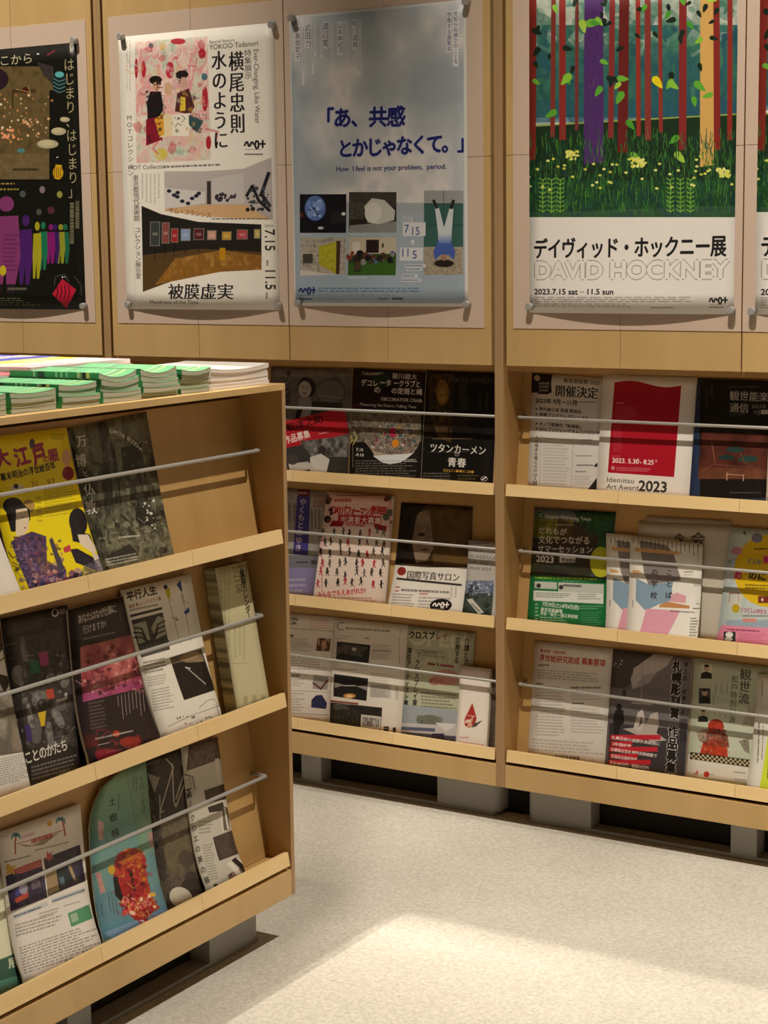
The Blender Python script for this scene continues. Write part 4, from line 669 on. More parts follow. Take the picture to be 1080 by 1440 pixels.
# right cabinet, top tier
def d(P):
    P.c(*cK); P.px[:] = rgb('d6d2cc'); P.rect(130, 65, 220, 150, '24221f'); P.ell(190, 150, 40, 40, '24221f') if 0 else P.poly([(150, 110), (215, 105), (218, 145), (200, 158), (160, 155)], '24221f'); P.ell(228, 118, 14, 50, 'd6d2cc'); P.ell(157, 90, 12, 12, 'd8cfb4'); P.g(165, 105, 212, 148, 3, 'a8a49c', .8, fill=.7); P.g(155, 200, 190, 203, 1, '24221f', 0)
    P.t('東京芸術祭 2023', 262, 108, 21, '4a4642', b=.3, sx=.95); P.t('開催決定', 228, 160, 50, '1e1c1a', b=1, mn=1, sx=.86); P.t('2023年 9月－11月', 150, 190, 24, '2a2826', b=.8, sx=.9); P.g(300, 184, 408, 192, 1, '4a4642', .8)
    for y, s in ((222, '野外劇公演 登場 開演迫'), (244, '直轄プログラム FTレーベル'), (282, '木ノ下歌舞伎『勧進帳』'), (302, 'EDG『フディングオム二バスツアー』')): P.ell(155, y - 6, 4, 4, '2a2826'); P.t(s, 165, y, 16, '3a3834', b=.5)
    P.t('人の根本を奪えるのは人間だ', 157, 322, 17, '5a5652', v=1, b=.3, sp=.98); P.line([(172, 322), (190, 335), (290, 342), (302, 360), (292, 540)], 1.6, '9a9690'); P.line([(172, 322), (168, 530)], 1.6, '9a9690'); P.g(180, 355, 290, 530, 14, '8a8680', .35, k=.04); P.g(335, 338, 378, 345, 1, '3a3834', .9); P.g(320, 350, 385, 356, 1, '6a6660', .7); P.g(310, 400, 400, 408, 1, '4a4642', .6); P.g(315, 436, 390, 446, 1, '3a3834', .8); P.g(310, 462, 360, 470, 1, '4a4642', .8); P.g(300, 480, 385, 520, 4, '8a8680', .4)
    P.poly([(398, 430), (398, 448), (382, 446)], '24221f'); P.poly([(396, 490), (396, 540), (360, 535)], '24221f')
leaf('R', 0, q4(cK, 137, 70, 432, 90, 405, 545, 120, 520), 340, 'd6d2cc', d, 'white festival leaflet with heavy black lettering and a black top corner', group=GW)
def d(P):
    P.c(*cK); P.px[:] = rgb('efe9e2'); t = np.linspace(0, 1, 14); top = [(467 + 267 * u, 108 + 12 * u - 10 * math.sin(2 * math.pi * u)) for u in t]; P.poly(top + [(705, 486), (440, 468)], 'b01228')
    P.g(472, 188, 508, 194, 1, 'f0c8c8', .9); P.g(470, 202, 565, 262, 9, 'd88c94', .45); P.g(462, 280, 500, 385, 12, 'd88c94', .45); P.t('2023. 5.30', 457, 428, 26, 'f8ece8', b=.8, sx=.98); P.t('火', 556, 420, 12, 'f8ece8'); P.t('- 8.25', 568, 434, 26, 'f8ece8', b=.8, sx=.94); P.t('金', 628, 426, 12, 'f8ece8'); P.g(475, 445, 630, 462, 3, 'f0c8c8', .6, k=.03); P.g(455, 400, 500, 405, 1, 'f0c8c8', .7); P.rect(454, 443, 468, 457, 'f0d8d4', .6)
    P.t('Idemitsu', 434, 505, 28, '3a3634', sx=1.1, sp=1.06); P.t('Art Award', 434, 532, 28, '3a3634', sx=1.05); P.t('2023', 562, 540, 58, '3a3634', b=1, sx=1.0)
leaf('R', 0, q4(cK, 421, 74, 796, 88, 765, 562, 394, 540), 360, 'efe9e2', d, 'white award leaflet with a large crimson flag shape', ot=.009, th=.006, group=GW)
def d(P):
    P.c(*cK); P.px[:] = rgb('2c3c5c'); P.rect(808, 98, 1085, 570, '15110f'); P.n([(815, 298), (1080, 310), (1075, 480), (800, 478)], ['3c1a14', '5c2c20', '4a2218'], 50); P.n([(810, 440), (1075, 450), (1075, 490), (800, 490)], ['7a4c34', '5c3424'], 20)
    P.ell(950, 370, 36, 12, '243c38'); P.ell(1000, 408, 40, 14, '24403c'); P.ell(915, 402, 34, 10, '1c3430'); P.line([(970, 380), (985, 420), (1020, 440)], 7, '5c3c2c'); P.line([(915, 470), (985, 475)], 3, 'b89484'); P.line([(918, 465), (916, 495)], 4, 'b89484'); P.line([(983, 470), (982, 498)], 4, 'b89484'); P.line([(870, 430), (855, 330)], 3, '8c5c4c'); P.line([(800, 470), (860, 430), (1050, 445)], 3, '8c5c4c', .6)
    P.t('観世能楽', 926, 172, 40, 'c4beb4', mn=.8, sx=.98); P.t('通信', 926, 218, 40, 'c4beb4', mn=.8, sx=.98); P.t('2023年', 1015, 205, 20, 'b4aea4'); P.t('7月', 1022, 230, 20, 'b4aea4'); P.rect(1052, 212, 1085, 230, 'c4beb4'); P.g(930, 120, 1080, 128, 1, '7a746c', .7); P.g(850, 120, 862, 170, 1, '6a645c', .7, v=1); P.g(830, 140, 842, 230, 1, '6a645c', .5, v=1); P.g(925, 226, 1010, 234, 1, '8a847c', .6); P.g(930, 543, 1070, 550, 1, '9a948c', .6)
leaf('R', 0, q4(cK, 800, 90, 1092, 101, 1072, 580, 765, 562), 330, '15110f', d, 'dark booklet with a navy border and a stage photo of a pine tree', ot=.012, th=.008, group=GW)
def d(P): P.c(*cK); P.rect(1090, 200, 1300, 400, 'c8a88c', .8); P.g(1090, 440, 1300, 560, 6, '8a8680', .5)
leaf('R', 0, q4(cK, 1092, 104, 1380, 122, 1352, 606, 1072, 582), 300, 'e8e4dc', d, 'white leaflet on the top tier, a sliver at the right edge of the photo', group=GW)
# right cabinet, second tier
def d(P):
    P.c(*cL); P.px[:] = rgb('2a2826'); P.n((118, 60, 475, 350), ['4c5458', '2c3034', '3c4424', '5c6470'], 60); P.gr([(140, 66), (330, 75), (330, 130), (140, 120)], '8c98b0', '7a8078', a=.7); P.n([(300, 80), (475, 90), (465, 300), (400, 260)], ['1c3c28', '2c5c34', '24301c'], 24); P.n([(140, 110), (300, 120), (290, 200), (140, 190)], ['8c8c2c', '6c7428', 'a8a038'], 30, .8); P.poly([(240, 110), (400, 180), (380, 330), (230, 250)], '4c3c34', .8); P.rect(150, 200, 400, 340, '2c2826', .5)
    P.ell(172, 98, 14, 14, '2c6c48'); P.t('C', 165, 106, 20, 'e8e4dc', b=.6); P.t('Creative Well-being Tokyo', 188, 110, 20, 'd8d8d4', b=.4, sx=.82); P.g(230, 134, 320, 144, 1, 'd8d4cc', .7)
    P.t('だれもが', 160, 172, 30, 'dcd8c8', b=.7, sx=.95); P.t('文化でつながる', 160, 212, 34, 'dcd8c8', b=.7, sx=.86, rot=.02); P.t('サマーセッション', 158, 248, 32, 'dcd8c8', b=.7, sx=.84, rot=.02); P.t('2023', 152, 288, 36, 'ece8e0', b=1.2, sx=1.0); P.rect(246, 266, 310, 292, 'd8d8d4'); P.t('参加無料', 252, 286, 15, '3a3a38', b=.5)
    P.ell(412, 290, 44, 62, 'b4b428'); P.poly([(100, 340), (460, 358), (460, 560), (100, 530)], '1d7a44'); P.g(150, 345, 440, 358, 1, 'c8d83c', .8, k=.03); P.g(260, 362, 420, 368, 1, 'c8e0c8', .6)
    P.rect(147, 366, 236, 394, 'c8ccc4', k=.05); P.rect(242, 370, 424, 412, 'c8ccc4', k=.05); P.ell(164, 384, 9, 9, '3a3a38'); P.ell(253, 390, 9, 9, '3a3a38'); P.g(262, 377, 345, 388, 1, '3a3a38', .8, fill=.8, k=.05); P.rect(143, 402, 423, 442, 'e4e8e0', k=.05); P.g(155, 408, 300, 430, 3, '5a6a5c', .7, k=.04); P.g(320, 414, 415, 440, 3, '6a7a6c', .6)
    P.t('7月29日(土)-8月6日(日)', 178, 462, 20, 'f0f0e8', b=.6, sx=.72); P.t('東京芸術劇場', 172, 482, 17, 'f0f0e8', b=.6, sx=.85); P.t('渋谷・桜丘～国立美術館', 170, 496, 16, 'f0f0e8', b=.5, sx=.85); P.g(150, 450, 165, 520, 5, 'f0f0e8', .7); P.g(170, 502, 290, 530, 3, 'e0e8dc', .7, k=.04); P.g(305, 460, 430, 478, 2, 'c8dcc8', .5); P.g(335, 485, 425, 540, 6, '8cc09c', .4)
leaf('R', 1, q4(cL, 147, 66, 473, 86, 428, 552, 117, 518), 340, '2a2826', d, 'dark and green summer session leaflet with white lettering', group=GW, ob=.006)
def d_school(P, dx=0):
    P.c(870, 720, 5.143); P.px[:] = rgb('efebe3'); S = lambda *p: [(x + dx, y) for x, y in p]
    P.poly(S((150, 205), (350, 240), (400, 300), (455, 495), (220, 530), (185, 440)), '8a8280'); P.poly(S((130, 480), (230, 530), (400, 505), (390, 560), (400, 640), (300, 670), (205, 715), (130, 640)), '8aa4b8'); P.poly(S((115, 255), (450, 290), (430, 312), (120, 285)), 'dcae78'); P.poly(S((310, 670), (360, 650), (520, 680), (520, 700), (300, 690)), 'c88c58')
    P.poly(S((385, 600), (430, 585), (495, 610), (490, 660), (380, 650)), 'e2a8b4'); P.poly(S((210, 700), (455, 715), (370, 905), (175, 870)), 'e4a4b8'); P.poly(S((100, 420), (150, 425), (175, 445), (110, 450)), 'dcae78')
    P.t('ことば', 372 + dx, 418, 50, '2a2826', v=1, b=.5, sx=.95, sp=1.62); P.t('の学校', 265 + dx, 412, 52, '2a2826', v=1, b=.5, sx=.95, sp=1.62)
    for k in range(16): P.g(104 + dx + 31 * k, 188 + 3 * k, 116 + dx + 31 * k, 230 + 5 * k + 10 * (k % 3), 1, '3a3834', .8, v=1, rag=.1)
    P.g(475 + dx, 425, 545 + dx, 445, 1, '5a5652', .7); P.g(475 + dx, 452, 560 + dx, 462, 1, '7a7672', .6); P.g(545 + dx, 520, 608 + dx, 540, 2, '5a5652', .7); P.g(385 + dx, 710, 580 + dx, 725, 1, '3a3834', .8, k=.06); P.g(565 + dx, 660, 600 + dx, 672, 1, '5a5652', .8); P.g(545 + dx, 692, 600 + dx, 706, 1, '2a2826', .9); P.g(530 + dx, 760, 585 + dx, 900, 7, '5a5652', .7); P.g(104 + dx, 640, 116 + dx, 700, 1, '5a5652', .8, v=1); P.rect(570 + dx, 270, 576 + dx, 360, 'a8a49c', .6)
leaf('R', 1, q4((870, 720, 5.143), 142, 70, 820, 96, 760, 930, 110, 900), 120, 'c4bcae', lambda P: (P.c(870, 720, 5.143), P.t('今', 400, 225, 80, '34302c', mn=.5), P.t('会', 520, 240, 110, '34302c', mn=.6)), 'plain pale grey leaflet half hidden behind the word-school flyers', ot=.004, group=GW)
leaf('R', 1, q4((870, 720, 5.143), 200, 28, 818, 62, 790, 500, 180, 480), 100, 'c8c0b2', lambda P: None, 'plain pale grey leaflet standing rearmost and tallest on the second tier', ot=.0022, group=GW)
leaf('R', 1, q4((870, 720, 5.143), -92, 150, 430, 200, 400, 878, -98, 850), 260, 'efebe3', lambda P: d_school(P, -172 + 8), 'word-school flyer behind its twin, only its left strip showing', ot=.008, ob=.024, group=GW, p=3)
leaf('R', 1, q4((870, 720, 5.143), 84, 178, 606, 230, 568, 914, 50, 862), 300, 'efebe3', d_school, 'word-school flyer with grey, blue and pink shapes, in front of its twin', ot=.015, ob=.032, group=GW, p=3, th=.003)
def d(P):
    P.c(870, 720, 5.143); P.px[:] = rgb('b8c4c4'); P.n([(795, 110), (1500, 150), (1500, 800), (760, 760)], ['a8b8bc', 'c4cccc', 'b4c4bc', 'cccabf'], 60); P.ell(1085, 420, 250, 260, 'dcb81c'); P.dots(900, 230, 1250, 620, 10, 70, ['dcb81c']); P.ell(855, 275, 40, 28, 'c8849c'); P.ell(1000, 185, 40, 34, '7a7c98'); P.ell(1060, 130, 30, 20, 'c4c8cc'); P.rect(800, 575, 875, 585, 'a8786c'); P.line([(808, 580), (802, 645)], 5, 'a8786c'); P.line([(866, 580), (870, 640)], 5, 'a8786c'); P.ell(910, 150, 10, 12, '5c6468'); P.ell(806, 350, 14, 14, '8c9894'); P.poly([(1080, 340), (1100, 330), (1100, 370), (1070, 365)], 'c8307c')
    P.t('どんな', 930, 362, 42, '6888a0', b=1, sx=.8); P.t('夢', 1040, 358, 56, 'c42c74', b=1.4); P.t('め', 832, 470, 70, 'c42c74', b=1.6, sx=.9); P.t('・', 900, 460, 40, '2a2826'); P.t('のに', 935, 472, 66, '2a2826', b=1.6, sx=1.0); P.g(980, 252, 1200, 272, 1, '3a3018', .9); P.g(915, 508, 1200, 550, 2, '3a3018', .7, k=.04); P.rect(1010, 600, 1200, 650, '7a3020'); P.t('4', 1028, 638, 40, 'e8dcd0', b=1)
    P.ell(850, 690, 28, 32, 'b8a020'); P.t('うつくしいかたち', 880, 712, 40, 'b83c74', b=.6, sx=.6); P.g(895, 738, 1200, 752, 1, '3a3834', .9); P.rect(780, 775, 1500, 830, '8ca4bc', .7); P.rect(900, 765, 1000, 790, 'd88c84'); P.poly([(750, 812), (1500, 862), (1500, 1010), (705, 925)], 'e490ac'); P.g(785, 832, 1080, 856, 1, '8c2c5c', .8, k=.06); P.rect(765, 862, 850, 935, '2c3430'); P.ell(805, 885, 28, 22, 'e8e8e4'); P.ell(800, 918, 30, 16, 'c8ccc4'); P.g(870, 870, 1080, 945, 5, 'a83c6c', .45, k=.04)
leaf('R', 1, q4((870, 720, 5.143), 812, 108, 1520, 158, 1440, 1012, 706, 928), 330, 'b8c4c4', d, 'colourful flyer with a big yellow blob and pink bottom strip', ot=.006, ob=.012, group=GW)
# right cabinet, bottom tier
def d(P):
    P.c(*cM); P.px[:] = rgb('ddd8d0'); P.t('第44回（2023年）', 168, 104, 15, 'a03030', b=.5, sx=.95); P.t('浮世絵研究助成 募集要項', 164, 138, 30, 'a82c2c', b=.5, sx=.77, rot=.08); P.g(160, 152, 210, 164, 1, '4a4642', .8); P.g(158, 172, 440, 212, 4, '7a7672', .5, k=.07); P.g(150, 235, 275, 440, 17, '7a7672', .42, k=.05); P.g(152, 228, 185, 238, 1, '3a3834', .9); P.g(290, 240, 430, 256, 1, '3a3834', .7); P.g(296, 306, 355, 316, 1, '3a3834', .9); P.g(292, 262, 435, 300, 3, '8a8682', .4); P.g(292, 325, 425, 430, 9, '8a8682', .4, k=.04); P.g(140, 448, 430, 500, 4, '8a8682', .4, k=.07); P.t('太田記念美術館', 226, 528, 17, '4a4642', b=.4, rot=.08, sx=.85)
leaf('R', 2, q4(cM, 150, 60, 461, 92, 427, 558, 119, 514), 330, 'ddd8d0', d, 'plain white text leaflet with a red headline at the left end of its tier', group=GW)
def d(P):
    P.c(860, 900, 4.909); P.px[:] = rgb('6c6668'); P.gr([(0, 60), (560, 130), (520, 600), (-10, 560)], '7a7478', '6a6668'); P.poly([(-10, 55), (285, 95), (200, 190), (120, 320), (60, 330), (-10, 320)], '4a4444'); P.poly([(295, 95), (430, 110), (380, 180), (300, 230), (220, 240), (150, 340), (130, 270), (160, 190)], 'b4acaa'); P.n([(150, 190), (350, 180), (250, 300), (140, 340)], ['a8a09e', 'c4bcba', '8c8684'], 30, .6); P.line([(212, 180), (206, 400)], 7, '9c9694'); P.dots(10, 70, 80, 190, 6, 5, ['e8e4dc'])
    P.poly([(-10, 570), (520, 620), (500, 960), (-30, 900)], '3c383c'); P.poly([(78, 610), (180, 600), (330, 570), (310, 640), (385, 690), (280, 700)], 'b4aca4'); P.poly([(150, 610), (180, 500), (215, 470), (235, 560), (200, 640)], 'c4bcb4'); P.poly([(200, 640), (270, 510), (320, 490), (325, 580), (290, 650)], 'b4aaa2'); P.poly([(185, 600), (205, 520), (215, 570)], '6a625c'); P.line([(140, 430), (275, 440)], 12, 'd8d4cc', .6)
    P.ell(52, 460, 20, 24, '1c1a1c'); P.poly([(28, 480), (82, 480), (88, 570), (60, 590), (48, 660), (15, 650), (10, 540)], '1c1a1c'); P.ell(88, 365, 14, 30, '3c3838')
    P.t('札幌彫刻賞', 458, 140, 82, 'e8e4e0', v=1, b=3.2, sx=.86, sp=.98, mn=0); P.t('札幌彫刻賞', 458, 140, 82, '1c1a1c', v=1, b=1.5, sx=.86, sp=.98); P.t('作品募集', 428, 585, 86, 'e8e4e0', v=1, b=3.2, sx=.84, sp=1.0); P.t('作品募集', 428, 585, 86, '1c1a1c', v=1, b=1.5, sx=.84, sp=1.0)
    P.t('第三回　本郷新記', 515, 150, 36, '2c2a2c', v=1, b=.7, sx=.8, sp=1.3); P.line([(560, 135), (515, 950)], 6, '8c8684'); P.rect(470, 540, 520, 700, '2a2428', .5)
    for x0, y0, x1, s in ((0, 652, 340, '札幌芸術の森野外美術館に'), (5, 697, 145, '3年間設置'), (-8, 735, 318, '本郷新記念札幌彫刻美術館で'), (-5, 782, 182, '受賞記念個展開催'), (-15, 826, 270, '賞金100万円・副賞50万円')): P.poly([(x0 - 8, y0), (x1, y0 + 0), (x1 - 2, y0 + 34), (x0 - 10, y0 + 34)], 'c42838'); P.t(s, x0, y0 + 27, 27, 'f4e4e0', b=.5, sx=(x1 - x0 - 8) / 27 / max(1, sum(1 if ord(c_) > 999 else .58 for c_ in s)))
leaf('R', 2, q4(cM, 461, 92, 779, 128, 749, 607, 427, 558), 380, '6c6668', d, 'grey sculpture prize leaflet with red caption strips and bold black column', ot=.007, th=.004, group=GW)
def d(P):
    P.c(860, 900, 4.909); P.px[:] = rgb('bcc4b0'); P.gr([(545, 130), (1060, 190), (1040, 780), (520, 760)], 'b0b8a4', 'c0c8b4')
    for x, y, s in ((655, 215, 1), (643, 385, 1.05), (632, 520, .9)): P.rect(x - 38 * s, y - 48 * s, x + 38 * s, y + 52 * s, ['c8ccb8', '4a4640', 'b8c0ac'][int(y > 300) + int(y > 450)]); P.ell(x + 2, y - 20 * s, 19 * s, 24 * s, 'b89c84'); P.ell(x + 2, y - 36 * s, 18 * s, 10 * s, '2a2624'); P.poly([(x - 40 * s, y + 52 * s), (x - 34 * s, y + 14 * s), (x, y + 4 * s), (x + 36 * s, y + 16 * s), (x + 40 * s, y + 54 * s)], '1c1a1a')
    busy(P, 600, 560, 810, 820, 0, 10, ['8c3020'])
    P.t('観世流', 930, 200, 84, '3a3c30', v=1, b=.3, mn=.8, sx=.95, sp=1.0); P.t('松戸特別公演', 855, 245, 54, '5a5c4c', v=1, mn=.6, sx=.9, sp=1.05); P.line([(655, 140), (630, 160), (680, 162), (655, 140)], 2, 'b86c50')
    for x, y in ((720, 300), (762, 300), (800, 300), (705, 370), (715, 500), (750, 510), (790, 510)): P.g(x - 7, y, x + 7, y + 90 if y < 400 else y + 30, 1, '5a5c4c', .55, v=1)
    P.ell(722, 600, 55, 52, 'a83420'); P.poly([(610, 790), (630, 720), (680, 690), (770, 690), (800, 740), (805, 830), (615, 820)], 'b83c20'); P.poly([(585, 640), (640, 615), (665, 625), (650, 700), (610, 705)], '8c7868'); P.ell(628, 660, 34, 30, 'a89484'); P.poly([(760, 640), (805, 660), (815, 745), (770, 740)], '8c5c48'); P.n([(660, 620), (790, 620), (790, 740), (650, 730)], ['7c3424', 'a84c34', '4a2420', 'b89078'], 12, .8)
    busy(P, 620, 700, 800, 820, 60, 14, ['8c2818', 'c84c30', 'a83820', '6c2018', 'b89078'], .6); busy(P, 590, 630, 670, 700, 30, 10, ['6c5c4c', 'b8a894', '8c7868']); busy(P, 670, 560, 775, 650, 40, 11, ['8c2818', 'c04830', '6c1c14'], .6)
    P.n([(880, 700), (950, 680), (955, 790), (920, 770)], ['6a6458', 'a49c8c'], 9); P.n([(940, 460), (1000, 460), (990, 600), (900, 600)], ['8c7c6c', 'a89c8c', 'bcc4b0'], 14, .8)
    P.poly([(520, 790), (1040, 855), (1030, 985), (508, 945)], 'e0dcd0'); P.poly([(545, 775), (970, 830), (962, 882), (540, 822)], '2a2420')
    for k in range(26):
        for j in range(3): 
            if (k + j) % 2: x = 545 + k * 16; y = 780 + j * 14 + (x - 545) * .13; P.poly([(x, y), (x + 16, y + 2), (x + 16, y + 16), (x, y + 14)], 'c8b890')
    P.ell(585, 915, 14, 14, 'c84c3c'); P.ell(579, 910, 9, 9, 'e0dcd0'); P.ell(657, 928, 20, 20, 'c83c2c'); P.g(680, 922, 715, 934, 1, '7a7672', .7); P.g(555, 935, 605, 942, 1, '7a7672', .6); P.g(845, 905, 950, 920, 1, '6a7660', .8, k=.08); P.g(850, 955, 945, 970, 1, '6a6660', .7, k=.08); P.g(630, 950, 830, 960, 1, '8a8680', .5, k=.1)
leaf('R', 2, q4(cM, 786, 128, 1100, 168, 1064, 652, 754, 608), 360, 'bcc4b0', d, 'pale green leaflet with three portraits and a red-wigged performer', ot=.005, group=GW)
def d(P):
    P.c(860, 900, 4.909); P.px[:] = rgb('d4d0c4'); P.g(1030, 280, 1050, 410, 1, '6a6660', .6, v=1); P.g(1010, 580, 1030, 900, 1, '4a4642', .7, v=1); P.g(1040, 600, 1056, 900, 1, '5a5652', .6, v=1); P.poly([(1085, 650), (1400, 700), (1380, 1060), (1045, 1020)], 'c4d034'); P.g(1085, 700, 1110, 1000, 1, '3c4410', .8, v=1)
leaf('R', 2, q4((860, 900, 4.909), 1012, 228, 1400, 275, 1300, 1068, 930, 1018), 260, 'd4d0c4', d, 'curled cream leaflet with a lime green strip at the right edge', ot=.010, ob=.034, group=GW, p=3)
# ---- leaflets on the free-standing shelf
GG = 'leaflets on the free-standing shelf'
def d(P):
    P.c(*cN); P.px[:] = rgb('f4dc10'); P.g(300, 205, 385, 240, 3, '6a6020', .5)
    P.t('大江戸の賑わい', -30, 396, 128, 'a02858', b=1.2, sx=.0001) if 0 else None
    P.t('大', -22, 398, 112, 'a42850', b=1.5, sx=.82, rot=-.2); P.t('江', 92, 388, 112, 'a42850', b=1.6, sx=.85, rot=-.2); P.t('戸', 198, 378, 128, 'a42850', b=1.6, sx=.66, rot=-.2); P.t('の', 250, 368, 42, 'a42850', b=.8); P.t('賑', 288, 362, 78, 'a42850', b=1.2, sx=.78, rot=-.15)
    P.t('幕末明治の浮世絵百年', 4, 475, 48, '1c1810', b=.8, sx=.72, rot=-.17); P.ell(188, 262, 16, 28, '4a4454'); P.g(20, 510, 80, 520, 1, '8c7c20', .6); P.t('7/1', 183, 515, 50, '8c2840', sx=.7, rot=-.15); P.t('9/3', 275, 500, 50, '8c2840', sx=.7, rot=-.15); P.g(250, 520, 450, 690, 11, '8c7c14', .45, k=-.15); P.g(205, 560, 240, 720, 6, '8c7c14', .5)
    P.ell(100, 520, 40, 26, 'd8c8a8'); P.ell(90, 505, 14, 14, '2a2630'); P.ell(388, 340, 26, 50, 'e0b088'); P.ell(395, 430, 34, 40, '8c1c34')
    P.ell(160, 620, 36, 38, 'b89450'); P.ell(70, 620, 60, 50, '1e1a20'); P.poly([(20, 620), (120, 600), (165, 640), (165, 700), (150, 720), (100, 640), (80, 770), (50, 770)], '1e1a20'); P.poly([(85, 640), (150, 630), (160, 690), (150, 760), (110, 805), (75, 790)], 'e8d4b4'); P.ell(120, 685, 5, 3, '3a3030'); P.ell(132, 748, 6, 4, 'a03030'); P.poly([(45, 830), (100, 800), (170, 770), (250, 800), (240, 900), (180, 950), (200, 1010), (340, 1000), (330, 1120), (120, 1140)], '4c3860')
    P.n([(60, 800), (250, 800), (240, 950), (330, 1000), (330, 1120), (120, 1140)], ['4c3860', '6c5080', '3a2c4c', '8c5c64', '2a2234'], 22, .9); P.g(60, 870, 150, 960, 6, 'c8a8c0', .4); P.dots(130, 1010, 430, 1100, 30, 18, ['6a3c58', '8c5468', '2c2438', 'c89c8c', '3c3c6c'])
    busy(P, 60, 810, 330, 1110, 120, 18, ['3a2c4c', '6c5080', '2a2234', '8c6c94', 'a88ca0', '8c4c5c'], .6); busy(P, 120, 1000, 480, 1100, 60, 14, ['2c2438', 'a87888', 'c8a898', '4c4c7c', '8c3c4c'], .7)
    P.ell(440, 715, 52, 82, '1e1a20'); P.poly([(395, 760), (500, 790), (520, 860), (400, 830)], '1e1a20'); P.poly([(430, 790), (490, 790), (530, 880), (510, 910), (440, 850)], 'e8d8c0'); P.poly([(380, 880), (420, 875), (520, 940), (540, 1000), (500, 1005), (400, 960)], '201c28'); P.poly([(500, 900), (560, 920), (610, 1020), (520, 1035)], 'e0d4c4'); P.n([(440, 980), (620, 900), (620, 1040), (440, 1080)], ['e0d4c4', '3c3454', '8c88a0'], 12, .7); P.poly([(265, 820), (285, 810), (335, 1000), (300, 1010)], '4a4450'); P.poly([(340, 870), (380, 850), (385, 890), (345, 900)], 'c8404c')
leaf('G', 0, [(-24, 616), (92.7, 601), (147.5, 805.8), (29, 835)], 380, 'f4dc10', d, 'bright yellow leaflet with magenta brush lettering and two women', ot=.006, ob=.030, group=GG, p=3, th=.002)
def d(P):
    P.c(*cN); P.px[:] = rgb('4a493c'); P.n((380, 70, 1030, 1040), ['2c2c24', '54543f', '6a6a54', '3c3c30', '1c1c18'], 50, 1, 4, 2.5, 2)
    for x, w_, c_ in ((450, 34, '84826a'), (530, 30, '706e58'), (660, 40, '84826c'), (740, 30, '605f4c'), (800, 40, '75745c')): P.poly([(x - w_, 140), (x + w_, 120), (x + w_ * .8 + 40, 330), (x + 30, 480), (x - w_ * .5 + 30, 330)], c_, .75)
    P.poly([(700, 300), (830, 270), (840, 420), (720, 440)], '1c1c18', .8); P.rect(610, 430, 650, 640, '1c1c18', .7); P.line([(690, 480), (700, 700), (780, 760)], 10, '26261e'); P.line([(740, 480), (750, 700)], 14, '8c8a74', .6); P.poly([(800, 560), (880, 560), (870, 760), (780, 740)], '1e1e19', .8)
    P.n([(560, 860), (950, 720), (1030, 930), (620, 1020)], ['7c7a62', '8c8a70', '6a6854', '3c3c30'], 24, .8); busy(P, 500, 150, 960, 900, 170, 26, ['1e1e18', '2c2c24', '7c7a64', '5c5b49', '9a9880', '3c3c30'], .5); busy(P, 600, 700, 1000, 960, 90, 20, ['1e1e18', '8c8a72', 'a09e84', '44432f'], .55)
    P.poly([(600, 930), (740, 860), (790, 920), (640, 980)], '34342c'); P.t('万', 450, 290, 76, 'e4e2d4', mn=.8, sx=.8, rot=-.1); P.t('博', 448, 410, 80, 'e4e2d4', mn=.8, sx=.8, rot=-.1); P.t('と', 486, 470, 36, 'e4e2d4', mn=.8, sx=.8); P.t('仏', 494, 582, 76, 'e4e2d4', mn=.8, sx=.85, rot=-.1); P.t('教', 500, 690, 80, 'e4e2d4', mn=.8, sx=.85, rot=-.1)
    for k, ch in enumerate('EXPO & BUDDHA'): u = k / 12; P.t(ch, 635 + 175 * u, 210 + 95 * u ** 1.7, 32, 'dcdacc', b=.4, rot=u * .85)
    P.dots(830, 610, 900, 790, 16, 6, ['dcdacc']); P.g(680, 815, 830, 835, 1, 'dcdacc', .8, k=-.1); P.g(600, 940, 800, 990, 3, 'dcdacc', .8, k=-.2); P.poly([(848, 262), (858, 258), (856, 282)], 'dcdacc')
leaf('G', 0, [(94, 602), (205.8, 578.8), (245.8, 781.6), (143, 806.5)], 400, '4a493c', d, 'dark olive leaflet with white vertical characters over an old machine photo', ot=.004, ob=.014, group=GG, p=3)
leaf('G', 0, [(-140, 660), (-38, 636), (31, 834.5), (-80, 862)], 120, 'e8e0d4', lambda P: None, 'white leaflet corner at the left edge of the photo on the top tier', ot=.012, ob=.036, group=GG, p=2)
